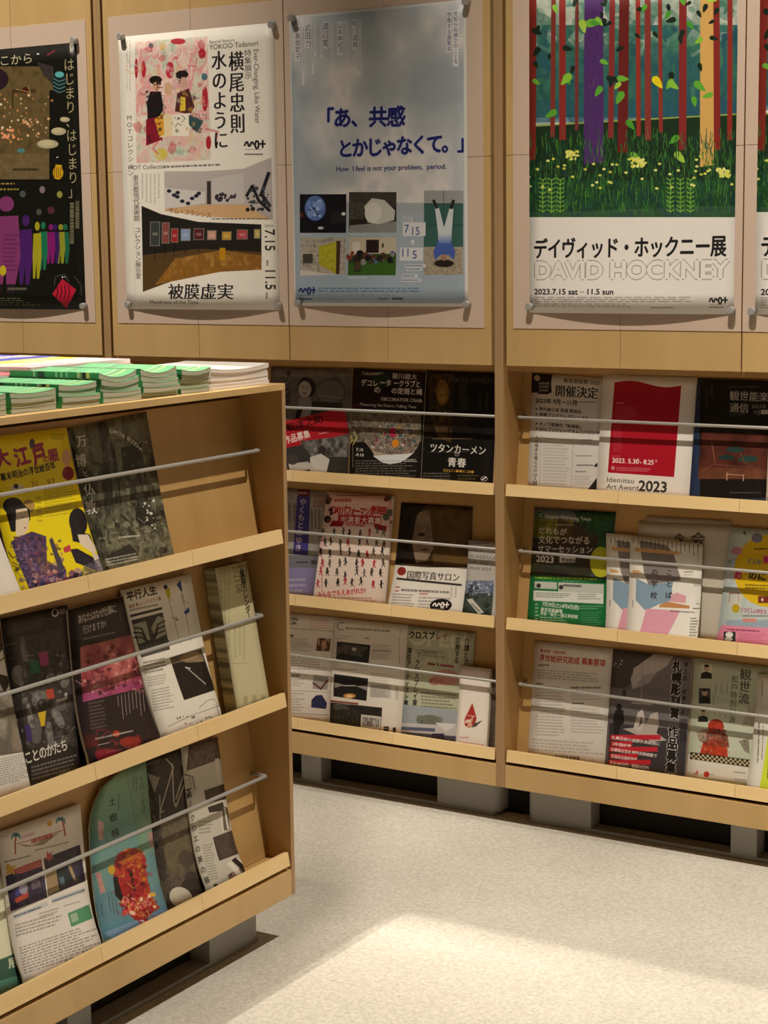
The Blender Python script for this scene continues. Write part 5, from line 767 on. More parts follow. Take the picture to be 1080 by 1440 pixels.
def d(P):
    P.c(*cO); P.px[:] = rgb('2e2926'); P.g(50, 190, 330, 320, 12, '8a8480', .4, k=-.26); P.g(35, 378, 105, 388, 1, 'c8c4bc', .6, k=-.2); P.g(70, 470, 120, 485, 1, 'a8a49c', .5, k=-.2); P.ell(372, 155, 24, 30, 'd8d4cc'); P.ell(372, 152, 15, 20, '2e2926'); P.g(400, 125, 445, 165, 2, 'd8d4cc', .8, fill=.8)
    P.n([(100, 330), (460, 260), (540, 1060), (180, 1080)], ['2c2724', '3a3432', '4a4442', '26211f'], 50, .9)
    for x, y, rx, ry, c_, r_ in ((170, 460, 24, 140, '6c6864', -.15), (130, 590, 50, 70, '8c8884', -.2), (180, 590, 34, 60, '4a4644', 0), (340, 610, 26, 40, '989490', .2), (400, 600, 16, 40, '8c8884', .3), (440, 630, 30, 50, '7a7672', .3), (270, 760, 56, 66, '7c7874', -.2), (285, 790, 34, 38, '26211f', 0), (390, 880, 30, 70, '8a8682', -.5), (400, 790, 50, 44, '66625e', 0), (230, 950, 46, 100, '6c6864', -.15), (330, 990, 24, 90, '7c7874', -.1), (200, 860, 20, 80, '96928e', -.15)): P.ell(x, y, rx, ry, c_, .85, r_); P.ell(x - rx * .3, y - ry * .2, rx * .3, ry * .5, 'b4b0ac', .35, r_)
    busy(P, 110, 420, 480, 1060, 130, 24, ['1c1918', '8a8682', '5c5856', 'a8a4a0', '3a3634', '26211f'], .5)
    P.poly([(200, 500), (260, 490), (275, 570), (210, 590)], '2c6c44'); P.poly([(262, 440), (320, 425), (335, 520), (280, 530)], 'a83c74'); P.poly([(310, 690), (360, 680), (370, 745), (320, 755)], 'b84834'); P.poly([(255, 845), (310, 830), (300, 930), (275, 935)], 'd8b42c'); P.poly([(160, 930), (200, 920), (215, 1030), (185, 1045)], '44306c'); P.line([(385, 765), (445, 745), (445, 715)], 18, 'd8d4cc', .8)
    P.t('ことのかたち', 160, 1180, 88, 'e4e0d4', b=.8, sx=.62, sp=.92, rot=-.24); P.g(200, 1190, 540, 1290, 4, 'b4b0a4', .55, k=-.28); P.g(350, 1000, 500, 1060, 3, '8a8680', .4, k=-.2)
leaf('G', 1, [(0, 870.5), (94.8, 850.5), (123, 1073), (36, 1103)], 380, '2e2926', d, 'dark leaflet packed with letter forms, purple green and yellow patches', ot=.006, ob=.012, group=GG, p=3)
def d(P):
    P.c(*cO); P.px[:] = rgb('2c2021'); P.n((450, 80, 900, 300), ['2a2424', '3c3434', '242020'], 60); P.t('あなたはなぜ仕事に', 525, 205, 56, 'c8c0b8', b=.6, sx=.62, sp=.85, rot=-.24); P.t('行けますか?', 560, 262, 54, 'c8c0b8', b=.6, sx=.55, rot=-.24); P.g(555, 285, 830, 305, 1, 'a8a098', .7, k=-.22)
    P.n([(535, 345), (930, 245), (1010, 590), (545, 700)], ['5c1c28', 'c8746c', '8c3c44', 'e0a49c', '3c1418', 'a84c4c'], 16, 1, 4, 2.4, 2); P.n([(545, 640), (1000, 520), (1010, 590), (545, 700)], ['8c2c6c', 'b85490', '6c2450'], 20, .7); P.g(580, 700, 690, 910, 8, '9a928c', .45, k=-.2)
    busy(P, 560, 330, 960, 640, 170, 22, ['3c1014', 'e0a8a0', 'b45858', '8c2c34', 'c8746c', '5c1c28'], .6); busy(P, 560, 960, 900, 1120, 50, 30, ['5c1818', '8c2420', '241818', 'a83428'], .5)
    for x in range(770, 960, 24): P.g(x, 660 - (x - 770) * .25, x + 9, 760 + (x % 5) * 20, 1, 'c8c0b8', .8, v=1)
    P.ell(560, 990, 60, 60, '5c2018', .6); P.ell(740, 945, 24, 24, 'b83c1c'); P.g(600, 965, 860, 992, 1, 'c8c0b8', .8, k=-.2); P.ell(820, 1020, 70, 46, 'a83428', .8); P.ell(660, 1110, 80, 50, '9c2438', .8); P.g(610, 1020, 700, 1035, 1, 'e0d8d0', .8, k=-.2); P.g(660, 1085, 940, 1100, 2, 'c8b0a8', .5, k=-.2)
leaf('G', 1, [(95, 858), (176, 838), (226, 1037), (126, 1071)], 360, '2c2021', d, 'black leaflet with a red and pink rippled picture', ot=.010, ob=.034, group=GG, p=4, th=.006)
def d(P):
    P.c(*cQ); P.px[:] = rgb('ece6da'); P.t('平行人生', 80, 275, 60, '2a2622', b=1.2, sx=.78, sp=1.0, rot=-.16); P.t('新宮 晋+レンゾ ピアノ展', 92, 322, 25, '9c5c44', b=.5, sx=.72, rot=-.17); P.g(95, 322, 280, 345, 1, '5a544c', .6, k=-.2); P.poly([(98, 362), (284, 315), (286, 330), (100, 378)], '3a3430')
    P.poly([(105, 395), (288, 348), (328, 570), (160, 618)], '3c3a38'); P.poly([(115, 420), (190, 400), (215, 510), (150, 540)], 'a4a48c'); P.poly([(220, 440), (260, 370), (290, 380), (310, 480), (250, 510)], 'a4a48c')
    for k in range(3): P.line([(118, 440 + 30 * k), (165, 445 + 26 * k), (200, 530)], 8, '24221f'); P.line([(300, 400 + 30 * k), (262, 420 + 26 * k), (235, 505)], 8, '24221f')
    P.n([(150, 555), (322, 512), (328, 570), (160, 618)], ['2c2a28', '6c6860', '1c1a18'], 12)
    P.poly([(300, 205), (328, 198), (334, 245), (325, 275), (308, 240)], 'c4b434'); P.ell(304, 192, 12, 14, '2c3454'); P.poly([(368, 178), (390, 150), (402, 215), (395, 222)], '2c4084'); P.line([(322, 270), (372, 460), (390, 540)], 3, '7c786c'); P.line([(398, 220), (430, 400), (450, 520)], 3, '8c8878'); P.poly([(410, 350), (440, 318), (446, 345), (425, 362)], '2c4084'); P.line([(400, 240), (412, 285)], 14, 'b8a894', .7); P.dots(330, 380, 380, 395, 4, 5, ['8c8878']); P.line([(335, 275), (350, 272)], 3, '3a3a40'); P.line([(400, 295), (440, 292)], 2, '3a3a40')
    P.poly([(325, 620), (508, 565), (572, 800), (390, 860)], '26221f'); P.gr([(325, 620), (508, 565), (520, 640), (380, 650), (335, 655)], '5c5044', 'a48c6c'); P.ell(440, 610, 60, 22, 'c8a474', .5, -.3); P.poly([(335, 655), (400, 640), (530, 680), (572, 800), (390, 860)], '231f1c'); P.line([(415, 672), (520, 768)], 7, 'a8a498'); P.line([(412, 675), (440, 680)], 8, 'c8c4b8')
    P.g(170, 640, 320, 720, 4, '5a544c', .7, k=-.22); P.g(190, 730, 310, 790, 4, '7a746c', .5, k=-.2); P.g(210, 800, 330, 930, 8, '7a746c', .5, k=-.2)
    P.line([(280, 1010), (340, 980), (430, 940), (520, 910), (600, 880)], 2, '5a544c'); P.line([(470, 900), (520, 860), (560, 850), (580, 890)], 2.5, '7a5c4c'); P.line([(565, 880), (575, 940)], 3, '5a544c'); P.dots(330, 950, 600, 990, 24, 4, ['5a544c', '8a847c', 'a87c5c'])
leaf('G', 1, [(172, 829.4), (268, 807), (312, 1004), (226.5, 1035.5)], 420, 'ece6da', d, 'cream leaflet with black headline, kite sketches and two dark photos', ot=.012, ob=.030, group=GG, p=3, th=.007)
def d(P):
    P.c(*cQ); P.px[:] = rgb('c8c098')
    P.t('公募展カレンダー', 742, 55, 44, '2c2a20', v=1, b=.9, sx=.72, sp=.86); P.g(768, 50, 778, 150, 1, '2c2a20', .8, v=1); P.t('2023.08', 694, 65, 50, '6a664c', v=2, sx=.95); P.ell(664, 120, 34, 60, '8a8668', .25); P.g(615, 100, 680, 600, 3, '8a8668', .35, v=1); P.g(690, 400, 770, 620, 3, '8a8668', .35, v=1); P.g(735, 820, 890, 880, 3, '7a7658', .5, v=1); P.rect(640, 620, 780, 628, '8a8668', .3)
leaf('G', 1, [(303.7, 799), (346.6, 789), (378.5, 980), (333.5, 996)], 150, 'c8c098', d, 'top sheet of the narrow cream calendar pile with vertical lettering', ot=.036, ob=.040, name='calendar_leaflet', group=None, p=2, th=.002)
def bandmat():
    m, N, L, b = newmat('calendar_pile_edges'); tc = N.new('ShaderNodeTexCoord'); mp = N.new('ShaderNodeMapping'); mp.inputs['Scale'].default_value = (0, 0, 45)
    n1 = N.new('ShaderNodeTexNoise'); n1.inputs['Scale'].default_value = 1; n1.inputs['Detail'].default_value = 2; L.new(tc.outputs['Object'], mp.inputs[0]); L.new(mp.outputs[0], n1.inputs['Vector'])
    cr = N.new('ShaderNodeValToRGB'); e = cr.color_ramp.elements; e[0].position = .4; e[0].color = (*srgb('6c6850'), 1); e[1].position = .56; e[1].color = (*srgb('c0b88c'), 1); x = e.new(.48); x.color = (*srgb('8c8868'), 1)
    L.new(n1.outputs['Fac'], cr.inputs[0]); L.new(cr.outputs[0], b.inputs['Base Color']); b.inputs['Roughness'].default_value = .7; return m
M_BAND = bandmat()
def pile():                                                  # the rest of the calendar pile, its printed edges showing as bands
    o = leaf('G', 1, [(303.7, 799), (346.6, 789), (378.5, 980), (333.5, 996)], 40, 'c8c098', lambda P: None, 'thick narrow pile of calendar leaflets under the top sheet, banded edges', ot=.0335, ob=.0375, name='calendar_pile', p=2, th=.031)
    o.data.materials[0] = M_BAND; o.data.materials[1] = M_BAND
pile()
def d(P):
    P.c(*cO); P.px[:] = rgb('e8e4dc'); P.n([(-300, 600), (90, 640), (160, 1060), (-300, 1120)], ['8c8478', 'a49c8c', '6c6458', '948878'], 30); P.poly([(-40, 520), (50, 540), (50, 600), (20, 650)], '3a3430'); P.poly([(-40, 280), (10, 300), (20, 360), (-20, 420)], '3a3430'); P.g(-100, 1120, 190, 1330, 12, '6a6660', .5, k=-.2); P.line([(-60, 480), (30, 420)], 12, '8c7c50')
leaf('G', 1, [(-100, 898), (-4, 876), (42, 1101), (-70, 1140)], 320, 'e8e4dc', d, 'white mountain landscape leaflet cut off by the left edge, second tier', ot=.014, ob=.018, group=GG)
def d(P):
    P.c(*cR); P.px[:] = rgb('ece4da'); P.g(10, 258, 60, 285, 1, 'a8a098', .4)
    for x, y, c_ in ((110, 265, '2c7484'), (412, 160, '2c7c84')):
        P.line([(x, y), (x - 6, y + 60), (x - 4, y + 128)] if x < 200 else [(x + 10, y), (x + 22, y + 50), (x + 30, y + 108)], 10, 'a84438')
        for a in (-2.6, -2.0, -1.2, -.5, .3, 2.9): P.line([(x, y), (x + 22 * math.cos(a), y + 20 * math.sin(a)), (x + 32 * math.cos(a), y + 28 * math.sin(a) + 16)], 8, c_)
    P.ell(337, 185, 18, 20, 'dca83c'); P.g(150, 262, 250, 290, 1, 'd09cb0', .8, k=-.3, fill=.9); P.poly([(120, 325), (220, 335), (420, 232), (300, 330), (180, 345)], '8c7c60', .8); P.g(215, 290, 400, 325, 1, 'a83838', .9, k=-.3, fill=.9); P.line([(115, 325), (430, 230)], 4, 'a84438'); P.g(30, 440, 240, 460, 1, '5a544c', .8, k=-.25); P.g(240, 360, 500, 380, 1, '7a746c', .7, k=-.25)
    P.poly([(38, 548), (280, 430), (318, 690), (72, 785)], '342a44'); P.n([(40, 550), (300, 500), (318, 690), (72, 785)], ['2c2440', '4a3c5c', '241c34', '5c5468'], 30, .9); P.poly([(40, 520), (275, 430), (285, 480), (140, 530)], 'c46c64'); P.poly([(100, 640), (160, 600), (180, 640), (110, 680)], '4c4c94'); P.poly([(100, 700), (195, 650), (190, 690), (110, 730)], 'b84838'); P.ell(160, 630, 30, 40, 'c8c0c4', .7); P.n([(200, 560), (260, 540), (280, 620), (220, 640)], ['a89c90', '4a4258'], 12, .7)
    P.poly([(55, 460), (80, 480), (115, 470), (92, 500), (105, 540), (70, 520), (48, 550), (50, 505), (35, 490)], 'e0b050')
    P.poly([(298, 425), (540, 332), (575, 580), (328, 680)], '3c3340'); P.poly([(310, 520), (380, 500), (400, 640), (330, 672)], 'a48c68'); P.poly([(388, 490), (480, 465), (498, 570), (405, 600)], '2a3438'); P.poly([(460, 480), (480, 470), (515, 570), (500, 580)], 'b49c78'); P.poly([(400, 560), (430, 545), (440, 600), (415, 610)], '5c7c84'); P.n([(485, 440), (550, 420), (570, 570), (515, 580)], ['2c2840', '4a4458'], 14); P.poly([(320, 370), (335, 395), (358, 375), (350, 405), (372, 425), (345, 425), (342, 450), (326, 430), (305, 440), (318, 410)], 'c46060')
    P.poly([(88, 812), (318, 712), (320, 745), (92, 840)], 'c4c8cc', .7); P.poly([(345, 700), (565, 620), (570, 655), (350, 730)], 'c4c8cc', .7); P.g(90, 808, 320, 835, 1, '4a5468', .8, k=-.36); P.g(350, 705, 570, 730, 1, '4a5468', .8, k=-.36); P.g(260, 790, 400, 830, 2, '8a847c', .6, k=-.3); P.g(425, 740, 560, 755, 1, '8a847c', .7, k=-.3); P.g(95, 870, 430, 960, 4, '6a645c', .5, k=-.3)
    P.poly([(447, 795), (588, 735), (603, 825), (460, 885)], '5c9c74'); P.poly([(460, 805), (505, 788), (512, 840), (468, 858)], 'a8c0a8'); P.g(110, 1020, 620, 1200, 10, '6a645c', .5, k=-.34)
leaf('G', 2, [(-3, 1171), (112.5, 1130), (143.5, 1326), (34, 1380)], 400, 'ece4da', d, 'cream summer leaflet with palm trees, starfish and two photos', ot=.008, ob=.032, group=GG, p=5, th=.003)
leaf('G', 2, [(-110, 1205), (-10, 1172), (36, 1379), (-90, 1430)], 160, 'e4e2c4', lambda P: (P.c(*cR), P.poly([(-500, 1250), (75, 1020), (170, 1240), (-450, 1500)], '3c6454'), P.poly([(-500, 1350), (140, 1180), (170, 1240), (-450, 1500)], '5c9484'), P.t('展', 25, 1130, 90, 'e4e2c4', b=.8, rot=-.2)), 'green and cream leaflet at the left edge on the bottom tier', ot=.005, ob=.020, group=GG, p=4)
def d(P):
    P.c(*cS); P.px[:] = rgb('86a88c'); P.gr([(20, 170), (420, 100), (450, 880), (60, 1060)], '84a884', '5c90a4'); P.n([(40, 540), (420, 500), (440, 860), (60, 980)], ['7ca08c', '648c98', '8cb094'], 60, .5)
    P.poly([(330, 170), (240, 220), (300, 620), (395, 580), (385, 480)], '7a9c80', .8); P.line([(236, 228), (310, 610)], 3, '5c7c64', .8); P.t('土', 150, 385, 42, '1e241e', b=.8, mn=.8, sx=.85); P.t('蜘', 153, 462, 46, '1e241e', b=.8, mn=.8, sx=.85); P.t('蛛', 162, 535, 46, '1e241e', b=.8, mn=.8, sx=.9); P.g(193, 325, 205, 430, 1, '3a4a3c', .7, v=1); P.t('9月18日', 305, 240, 36, '3a4a4c', v=1, sx=.7); P.g(265, 240, 292, 330, 2, '3a4a3c', .6, v=1)
    P.n([(95, 450), (125, 460), (122, 545), (100, 540)], ['c89c9c', 'd8b8b4', 'a8706c'], 8); P.n([(80, 700), (105, 705), (125, 800), (100, 810)], ['c89c94', 'b8847c'], 8); P.n([(335, 510), (370, 500), (375, 575), (350, 580)], ['b89c94', 'a8887c'], 8)
    P.poly([(60, 830), (420, 760), (440, 860), (60, 980)], '648498', .4); P.poly([(90, 1010), (300, 930), (440, 870), (450, 905), (130, 1062)], '84a4c4')
    P.poly([(175, 650), (200, 605), (250, 583), (310, 600), (328, 640), (315, 700), (335, 790), (320, 830), (362, 888), (300, 930), (295, 960), (240, 950), (205, 900), (215, 840), (180, 830), (165, 740)], 'a42c28')
    P.n([(180, 650), (320, 620), (330, 790), (350, 885), (290, 950), (210, 900), (180, 790)], ['7c1820', 'b43030', 'a02428', 'c4602c', '7c1c24'], 14, .85, 3, 2.4); P.ell(235, 640, 34, 32, 'b8642c'); P.ell(160, 690, 18, 24, 'd8a830', .9); P.poly([(165, 730), (185, 720), (205, 830), (190, 850), (170, 820)], '1e1a18'); P.poly([(245, 710), (258, 700), (268, 800), (255, 800)], '1e1a18'); P.dots(200, 800, 350, 940, 30, 8, ['d8a83c', 'e0604c', 'f0c8b0', '9c1c34']); P.ell(275, 958, 22, 10, 'c83c6c'); P.ell(272, 955, 10, 6, 'f0d8dc')
    busy(P, 185, 620, 320, 920, 120, 17, ['8c1420', 'b42430', 'd0483c', '5c1018', 'c8882c', 'a01c2c'], .75); busy(P, 215, 590, 300, 660, 24, 16, ['d89c3c', 'c86c2c', '8c1c20']); busy(P, 200, 830, 350, 940, 50, 10, ['e8c08c', 'd06050', 'f0d8c0', '8c1c2c']); P.poly([(165, 730), (185, 720), (205, 830), (190, 850), (170, 820)], '1e1a18')
    P.g(130, 800, 175, 930, 3, '3c4c50', .5, v=1); P.g(60, 860, 110, 940, 2, '3c4c50', .4, v=1); P.ell(212, 1012, 8, 8, 'c87c94')
def arch(u, t):                                              # the sheet's top left corner is cut to a big round shoulder
    k = .62
    if t < .34: a = t / .34; lim = k * (1 - math.sqrt(max(0, 1 - (1 - a) ** 2))); return lim + (1 - lim) * u, t
    return u, t
leaf('G', 2, [(122, 1098), (205, 1069.5), (236.5, 1279), (146.5, 1325)], 400, '86a88c', d, 'green-blue leaflet with a rounded shoulder and a red costumed performer', ot=.012, ob=.036, group=GG, p=5, outline=arch)
def d(P):
    P.c(*cS); P.px[:] = rgb('4c443c'); P.n([(320, 60), (700, 50), (640, 900), (380, 900)], ['4a423a', '6a5e50', '3c3630', '5c5246'], 50); P.poly([(325, 170), (560, 90), (610, 420), (385, 500)], '34302c', .8); P.g(340, 180, 410, 200, 2, 'a8a49c', .6, k=-.2)
    for p in ([(430, 165), (465, 210), (400, 440), (420, 430)], [(460, 190), (468, 380), (478, 410), (560, 190)], [(345, 240), (375, 330), (395, 260)], [(505, 190), (520, 140), (565, 100), (560, 130), (505, 200)], [(478, 370), (560, 110)]): P.line(p, 6, 'c4bca8', .9)
    P.poly([(345, 240), (395, 262), (375, 340)], '8c8474'); P.poly([(500, 150), (568, 100), (560, 150), (505, 195)], 'b0a894'); P.line([(400, 350), (402, 490)], 5, 'a8a090'); P.n([(400, 480), (545, 430), (590, 700), (430, 760)], ['5c5242', '75694f', '4a4236'], 40, .8); P.ell(520, 660, 40, 40, '4a4038', .8); P.ell(540, 800, 60, 50, '3a342e'); P.n([(560, 80), (690, 58), (690, 190), (575, 200)], ['5c5046', '7a6c5c'], 10)
    P.ell(470, 845, 52, 50, 'd4ccb8')
leaf('G', 2, [(203, 1069), (306, 1036), (332, 1240), (236, 1280)], 400, '4c443c', d, 'brown flyer with folded ribbon drawing and a pale disc', ot=.006, ob=.026, group=GG, p=4)
def d(P):
    P.c(*cS); P.px[:] = rgb('c8c2b4'); P.poly([(545, 60), (690, 52), (700, 155), (530, 215)], '5a4c42'); P.n([(555, 60), (690, 52), (700, 150), (545, 200)], ['5a4c42', '75655a', '4a3e36'], 12); P.poly([(668, 158), (688, 152), (700, 272), (684, 276)], 'dcd6c8'); P.poly([(615, 305), (720, 270), (726, 345), (628, 368)], '4c4038'); P.poly([(632, 385), (705, 360), (715, 400), (640, 412)], '3a322c'); P.poly([(652, 535), (745, 500), (762, 620), (668, 655)], '453a34'); P.n([(660, 535), (740, 505), (755, 615), (675, 650)], ['453a34', '5c4e48'], 10); P.rect(704, 385, 733, 500, '6a5c54'); P.poly([(710, 390), (718, 388), (732, 495), (722, 498)], 'dcd6c8'); P.poly([(692, 410), (700, 408), (706, 505), (698, 508)], 'dcd6c8')
    P.line([(515, 230), (560, 240), (570, 300)], 6, '3a342e', .7); P.line([(530, 260), (545, 245), (556, 300)], 4, '8a8278'); P.t('ヨリヨ', 530, 470, 20, 'c8c2b4') if 0 else None
    P.t('ME', 526, 300, 34, '2a2622', v=2, b=1.2, sx=1.1); P.t('クロエの美の展', 556, 420, 36, '3a342e', v=1, b=.5, sx=.7, sp=1.45); P.g(585, 450, 660, 520, 4, '6a6458', .5, k=-.1); P.g(600, 570, 650, 760, 14, '6a6458', .5, k=-.2); P.g(545, 350, 552, 400, 1, '3a342e', .8, v=1); P.ell(556, 285, 22, 46, '8a8278', .3)
    P.poly([(690, 730), (760, 690), (800, 740), (730, 780)], '8c7468'); P.n([(690, 730), (740, 700), (770, 740), (700, 790)], ['5c3c34', 'a88c7c', '3c2c28'], 9)
    for k in range(3): P.poly([(700 + 34 * k, 670 - 16 * k), (722 + 34 * k, 660 - 16 * k), (775 + 30 * k, 765 - 18 * k), (752 + 30 * k, 775 - 18 * k)], 'e4dece' if k < 2 else '3a322c')
    P.poly([(722, 655), (742, 640), (800, 730), (780, 740)], '2a2420'); P.rect(620, 775, 640, 800, '3a342e')
leaf('G', 2, [(255, 1052), (306, 1036), (345.5, 1224.5), (291, 1253)], 300, 'c8c2b4', d, 'black and white checkered collage flyer curling out at its foot', ot=.010, ob=.036, group=GG, p=5)
# ---- what lies on top of the free-standing shelf
ZT = .0169
M_GREEN = plain('green_cover', '5cb478', .4); M_PAGE = plain('page_edges', 'b4b09c', .75); M_WHITE = plain('white_cover', 'f2ece6', .5)
def pagemat(name, c1, c2, s=900):
    m, N, L, b = newmat(name); tc = N.new('ShaderNodeTexCoord'); mp = N.new('ShaderNodeMapping'); mp.inputs['Scale'].default_value = (8, 8, s); n1 = N.new('ShaderNodeTexNoise'); n1.inputs['Scale'].default_value = 1; n1.inputs['Detail'].default_value = 1
    L.new(tc.outputs['Object'], mp.inputs[0]); L.new(mp.outputs[0], n1.inputs['Vector']); cr = N.new('ShaderNodeValToRGB'); e = cr.color_ramp.elements; e[0].position = .35; e[1].position = .65; e[0].color = (*srgb(c1), 1); e[1].color = (*srgb(c2), 1)
    L.new(n1.outputs['Fac'], cr.inputs[0]); L.new(cr.outputs[0], b.inputs['Base Color']); b.inputs['Roughness'].default_value = .8; return m
M_PAGES = pagemat('booklet_pages', 'a09c88', 'ccc8b4'); M_WPAGES = pagemat('brochure_pages', 'd8ccc4', 'f4ece6')
def spinemat(top=False):                                              # printed spine: green with dark, yellow and white marks along its length
    m, N, L, b = newmat('green_spine'); tc = N.new('ShaderNodeTexCoord'); sp = N.new('ShaderNodeSeparateXYZ'); L.new(tc.outputs['Object'], sp.inputs[0])
    mr = N.new('ShaderNodeMapRange'); mr.inputs['From Min'].default_value = 0; mr.inputs['From Max'].default_value = .21; L.new(sp.outputs['Y'], mr.inputs['Value'])
    cr = N.new('ShaderNodeValToRGB'); cr.color_ramp.interpolation = 'CONSTANT'; e = cr.color_ramp.elements; e[0].color = (*srgb('3f9c60'), 1); e[0].position = 0; e[1].position = .1; e[1].color = (*srgb('e0d878'), 1)
    for p, c_ in ((.14, '1c2420'), (.18, '8c9c6c'), (.21, 'd8d8b0'), (.235, '3f9c60'), (.34, 'a8d8a8'), (.36, '3f9c60'), (.40, 'a8d8a8'), (.425, '3f9c60'), (.46, 'b8dcb0'), (.48, '3f9c60'), (.6, '3c4c48'), (.68, '3f9c60'), (.71, 'c8e0c0'), (.73, '3f9c60')): x = e.new(p); x.color = (*srgb(c_), 1)
    if top:
        for x in cr.color_ramp.elements:
            c_ = list(x.color); base = srgb('8ed4a0'); x.color = tuple(.35 * c_[i] + .65 * base[i] for i in range(3)) + (1,)
    L.new(mr.outputs[0], cr.inputs[0]); L.new(cr.outputs[0], b.inputs['Base Color']); b.inputs['Roughness'].default_value = .4; return m
M_SPINE = spinemat(); M_GREEN = spinemat(True)
def sag_block(name, w_, l_, h, d0, d1, mats, parent, faces):   # block w_ (x) by l_ (y, to the back); its ends sag by d0 (bottom) and d1 (top)
    nx, ny = 8, 4; V = []; 
    for layer, (z, dd) in enumerate(((0, d0), (h, d1))):
        for j in range(ny + 1):
            for i in range(nx + 1):
                u = i / nx; k = math.sin(math.pi * u) ** .8 * (1 - .6 * j / ny); V.append((u * w_, j / ny * l_, z - dd * k))
    K = (nx + 1) * (ny + 1); F_ = []; MI = []
    for j in range(ny):
        for i in range(nx):
            a = j * (nx + 1) + i
            if 't' in faces: F_.append((K + a, K + a + 1, K + a + nx + 2, K + a + nx + 1)); MI.append(0)
            if 'b' in faces: F_.append((a, a + nx + 1, a + nx + 2, a + 1)); MI.append(0)
    for i in range(nx):
        if 'f' in faces: F_.append((i, i + 1, K + i + 1, K + i)); MI.append(1)
        if 'k' in faces: a = ny * (nx + 1) + i; F_.append((a, K + a, K + a + 1, a + 1)); MI.append(1)
    for j in range(ny):
        a = j * (nx + 1); b = a + nx + 1
        if 'l' in faces: F_.append((a, K + a, K + b, b)); MI.append(2)
        a += nx; b += nx
        if 'r' in faces: F_.append((a, b, K + b, K + a)); MI.append(1)
    me = bpy.data.meshes.new(name); me.from_pydata(V, [], F_); me.polygons.foreach_set('material_index', MI); me.update()
    o = link(name, me, mats, parent); return o
def booklet(name, label, cat, group, x, y, z, w_, l_, h, d0, d1, cover, pages, spine, rz):
    r = thing(name, label, cat, (0, 0, 0), 0, group); r.matrix_world = gm @ Matrix.Translation((x, y, z)) @ Matrix.Rotation(rz, 4, 'Z')
    c = sag_block('cover', w_, l_, h, d0, d1, [cover, pages, spine], r, 'tbl')
    p = sag_block('page_block', w_ - .0004, l_ - .0012, h - .0003, d0 - .0001, d1, [pages, pages, pages], r, 'fkr'); p.location = (.0002, .0006, .00015)
    return r
ORD = ['bottom', 'second from the bottom', 'third from the bottom', 'fourth from the bottom', 'fifth from the bottom', 'sixth from the bottom']
def gl(Y): return U - (GY - Y)                               # world Y on the shelf front -> local x
SN = ['stack nearest the left edge of the photo', 'second stack from the left', 'third stack from the left', 'fourth stack from the left', 'stack touching the white brochures']
for si, (ya, yb, hh, n_) in enumerate(((-1.66, -1.545, .036, 4), (-1.538, -1.437, .041, 4), (-1.430, -1.322, .054, 5), (-1.315, -1.206, .054, 5), (-1.200, -1.108, .046, 5))):
    x = gl(ya); w_ = yb - ya - .002; z = ZT; h = hh / n_
    for k in range(n_):
        q_ = (.0012, .0021)[si in (2, 3)]; d0 = q_ * k; d1 = q_ * (k + 1)
        booklet('green_booklet', 'green-covered booklet, %s in the %s' % (ORD[k] if k < n_ - 1 else 'topmost', SN[si]), 'booklet', 'green booklets stacked on the shelf top',
                x + R_.uniform(-.0016, .0016), .016 + R_.uniform(0, .009), z, w_, .21, h, d0, d1, M_GREEN, M_PAGES, M_SPINE, R_.uniform(-.014, .014)); z += h + .0002
for si, (ya, yb, hh, n_) in enumerate(((-1.90, -1.79, .034, 4), (-1.785, -1.672, .036, 4))):
    x = gl(ya); z = ZT; h = hh / n_
    for k in range(n_):
        booklet('green_booklet', 'green-covered booklet left of the photo frame, %s, %s' % (ORD[k], ('outer stack', 'inner stack')[si]), 'booklet', 'green booklets stacked on the shelf top', x, .02, z, yb - ya - .002, .21, h, .0 if k == 0 else .0011 * k, .0011 * (k + 1), M_GREEN, M_PAGES, M_SPINE, 0); z += h + .0002
z = ZT
for k in range(5):
    booklet('white_brochure', 'white brochure, %s in the pile at the shelf corner' % (ORD[k] if k < 4 else 'topmost'), 'brochure', 'white brochures at the shelf corner', gl(-1.100) + R_.uniform(-.001, .001), .022 + R_.uniform(0, .004), z, .192, .21, .0082, .0012 * k, .0012 * (k + 1), M_WHITE, M_WPAGES, M_WHITE, R_.uniform(-.006, .006)); z += .0084
MAG = []
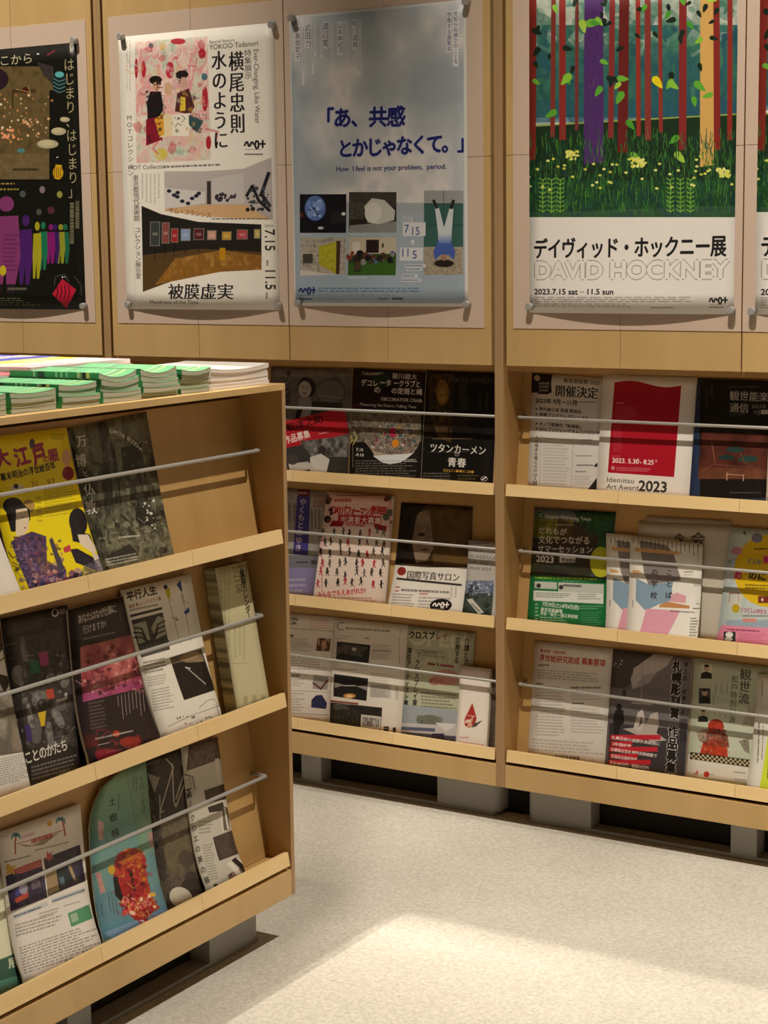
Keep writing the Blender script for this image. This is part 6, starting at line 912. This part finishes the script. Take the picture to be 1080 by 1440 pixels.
def magcover(i, cols, seed):
    P = Print('magazine_cover_%d' % i, 120, 170, [(0, 0), (120, 0), (120, 170), (0, 170)], cols[0], seed)
    for k, c_ in enumerate(cols): P.rect(0, 170 * k / len(cols), 120, 170 * (k + 1) / len(cols), c_)
    P.n((10, 20, 110, 120), cols, 22, .7); P.rect(8, 8, 112, 26, 'f4f0ea', .6); return P.mat()
def mag(i, x, y, z, w_, l_, cols, label, rz=0, t=.009):
    m = magcover(i, cols, i); r = thing('magazine', label, 'magazine', (0, 0, 0), 0, 'magazines lying behind the booklets'); r.matrix_world = gm @ Matrix.Translation((x, y, z)) @ Matrix.Rotation(rz, 4, 'Z')
    c = box('cover', (0, w_, 0, l_, t - .0006, t), m, r, 0); ul = c.data.uv_layers.new()
    for lp in c.data.loops: v = c.data.vertices[lp.vertex_index].co; ul.data[lp.index].uv = (v.x / w_, v.y / l_)
    box('page_block', (0, w_, 0, l_, 0, t - .0007), M_WPAGES, r, 0)
def stack_mags(i0, x, y, w_, l_, n_, sets, where):
    z = ZT
    for k in range(n_):
        cols, nm = sets[k % len(sets)]
        mag(i0 + k, x + R_.uniform(-.003, .003), y + R_.uniform(-.003, .003), z, w_, l_, cols, '%s magazine, %s %s' % (nm, ORD[k] if k < n_ - 1 else 'topmost', where), R_.uniform(-.01, .01)); z += .0093
A_, B_, C_, D_ = (['3c48b0', 'e8d8d0', '6068c0'], 'blue'), (['e8a8b0', 'f0e0d8', 'd87c84'], 'pink'), (['ecd830', 'f0ece0', 'e8c8d0'], 'yellow'), (['f4ece8', 'd84454', 'f0d8d4'], 'white and red')
stack_mags(10, gl(-1.365), .238, .29, .20, 6, [D_, B_, A_, D_, B_, C_], 'in the pile right behind the booklets')
stack_mags(20, gl(-1.35), .446, .29, .165, 6, [B_, D_, C_, D_, B_, A_], 'in the pile at the back edge')
stack_mags(30, gl(-1.67), .238, .29, .20, 5, [A_, C_, B_, D_, B_], 'in the far left pile')
bpy.data.objects.remove(_fo)
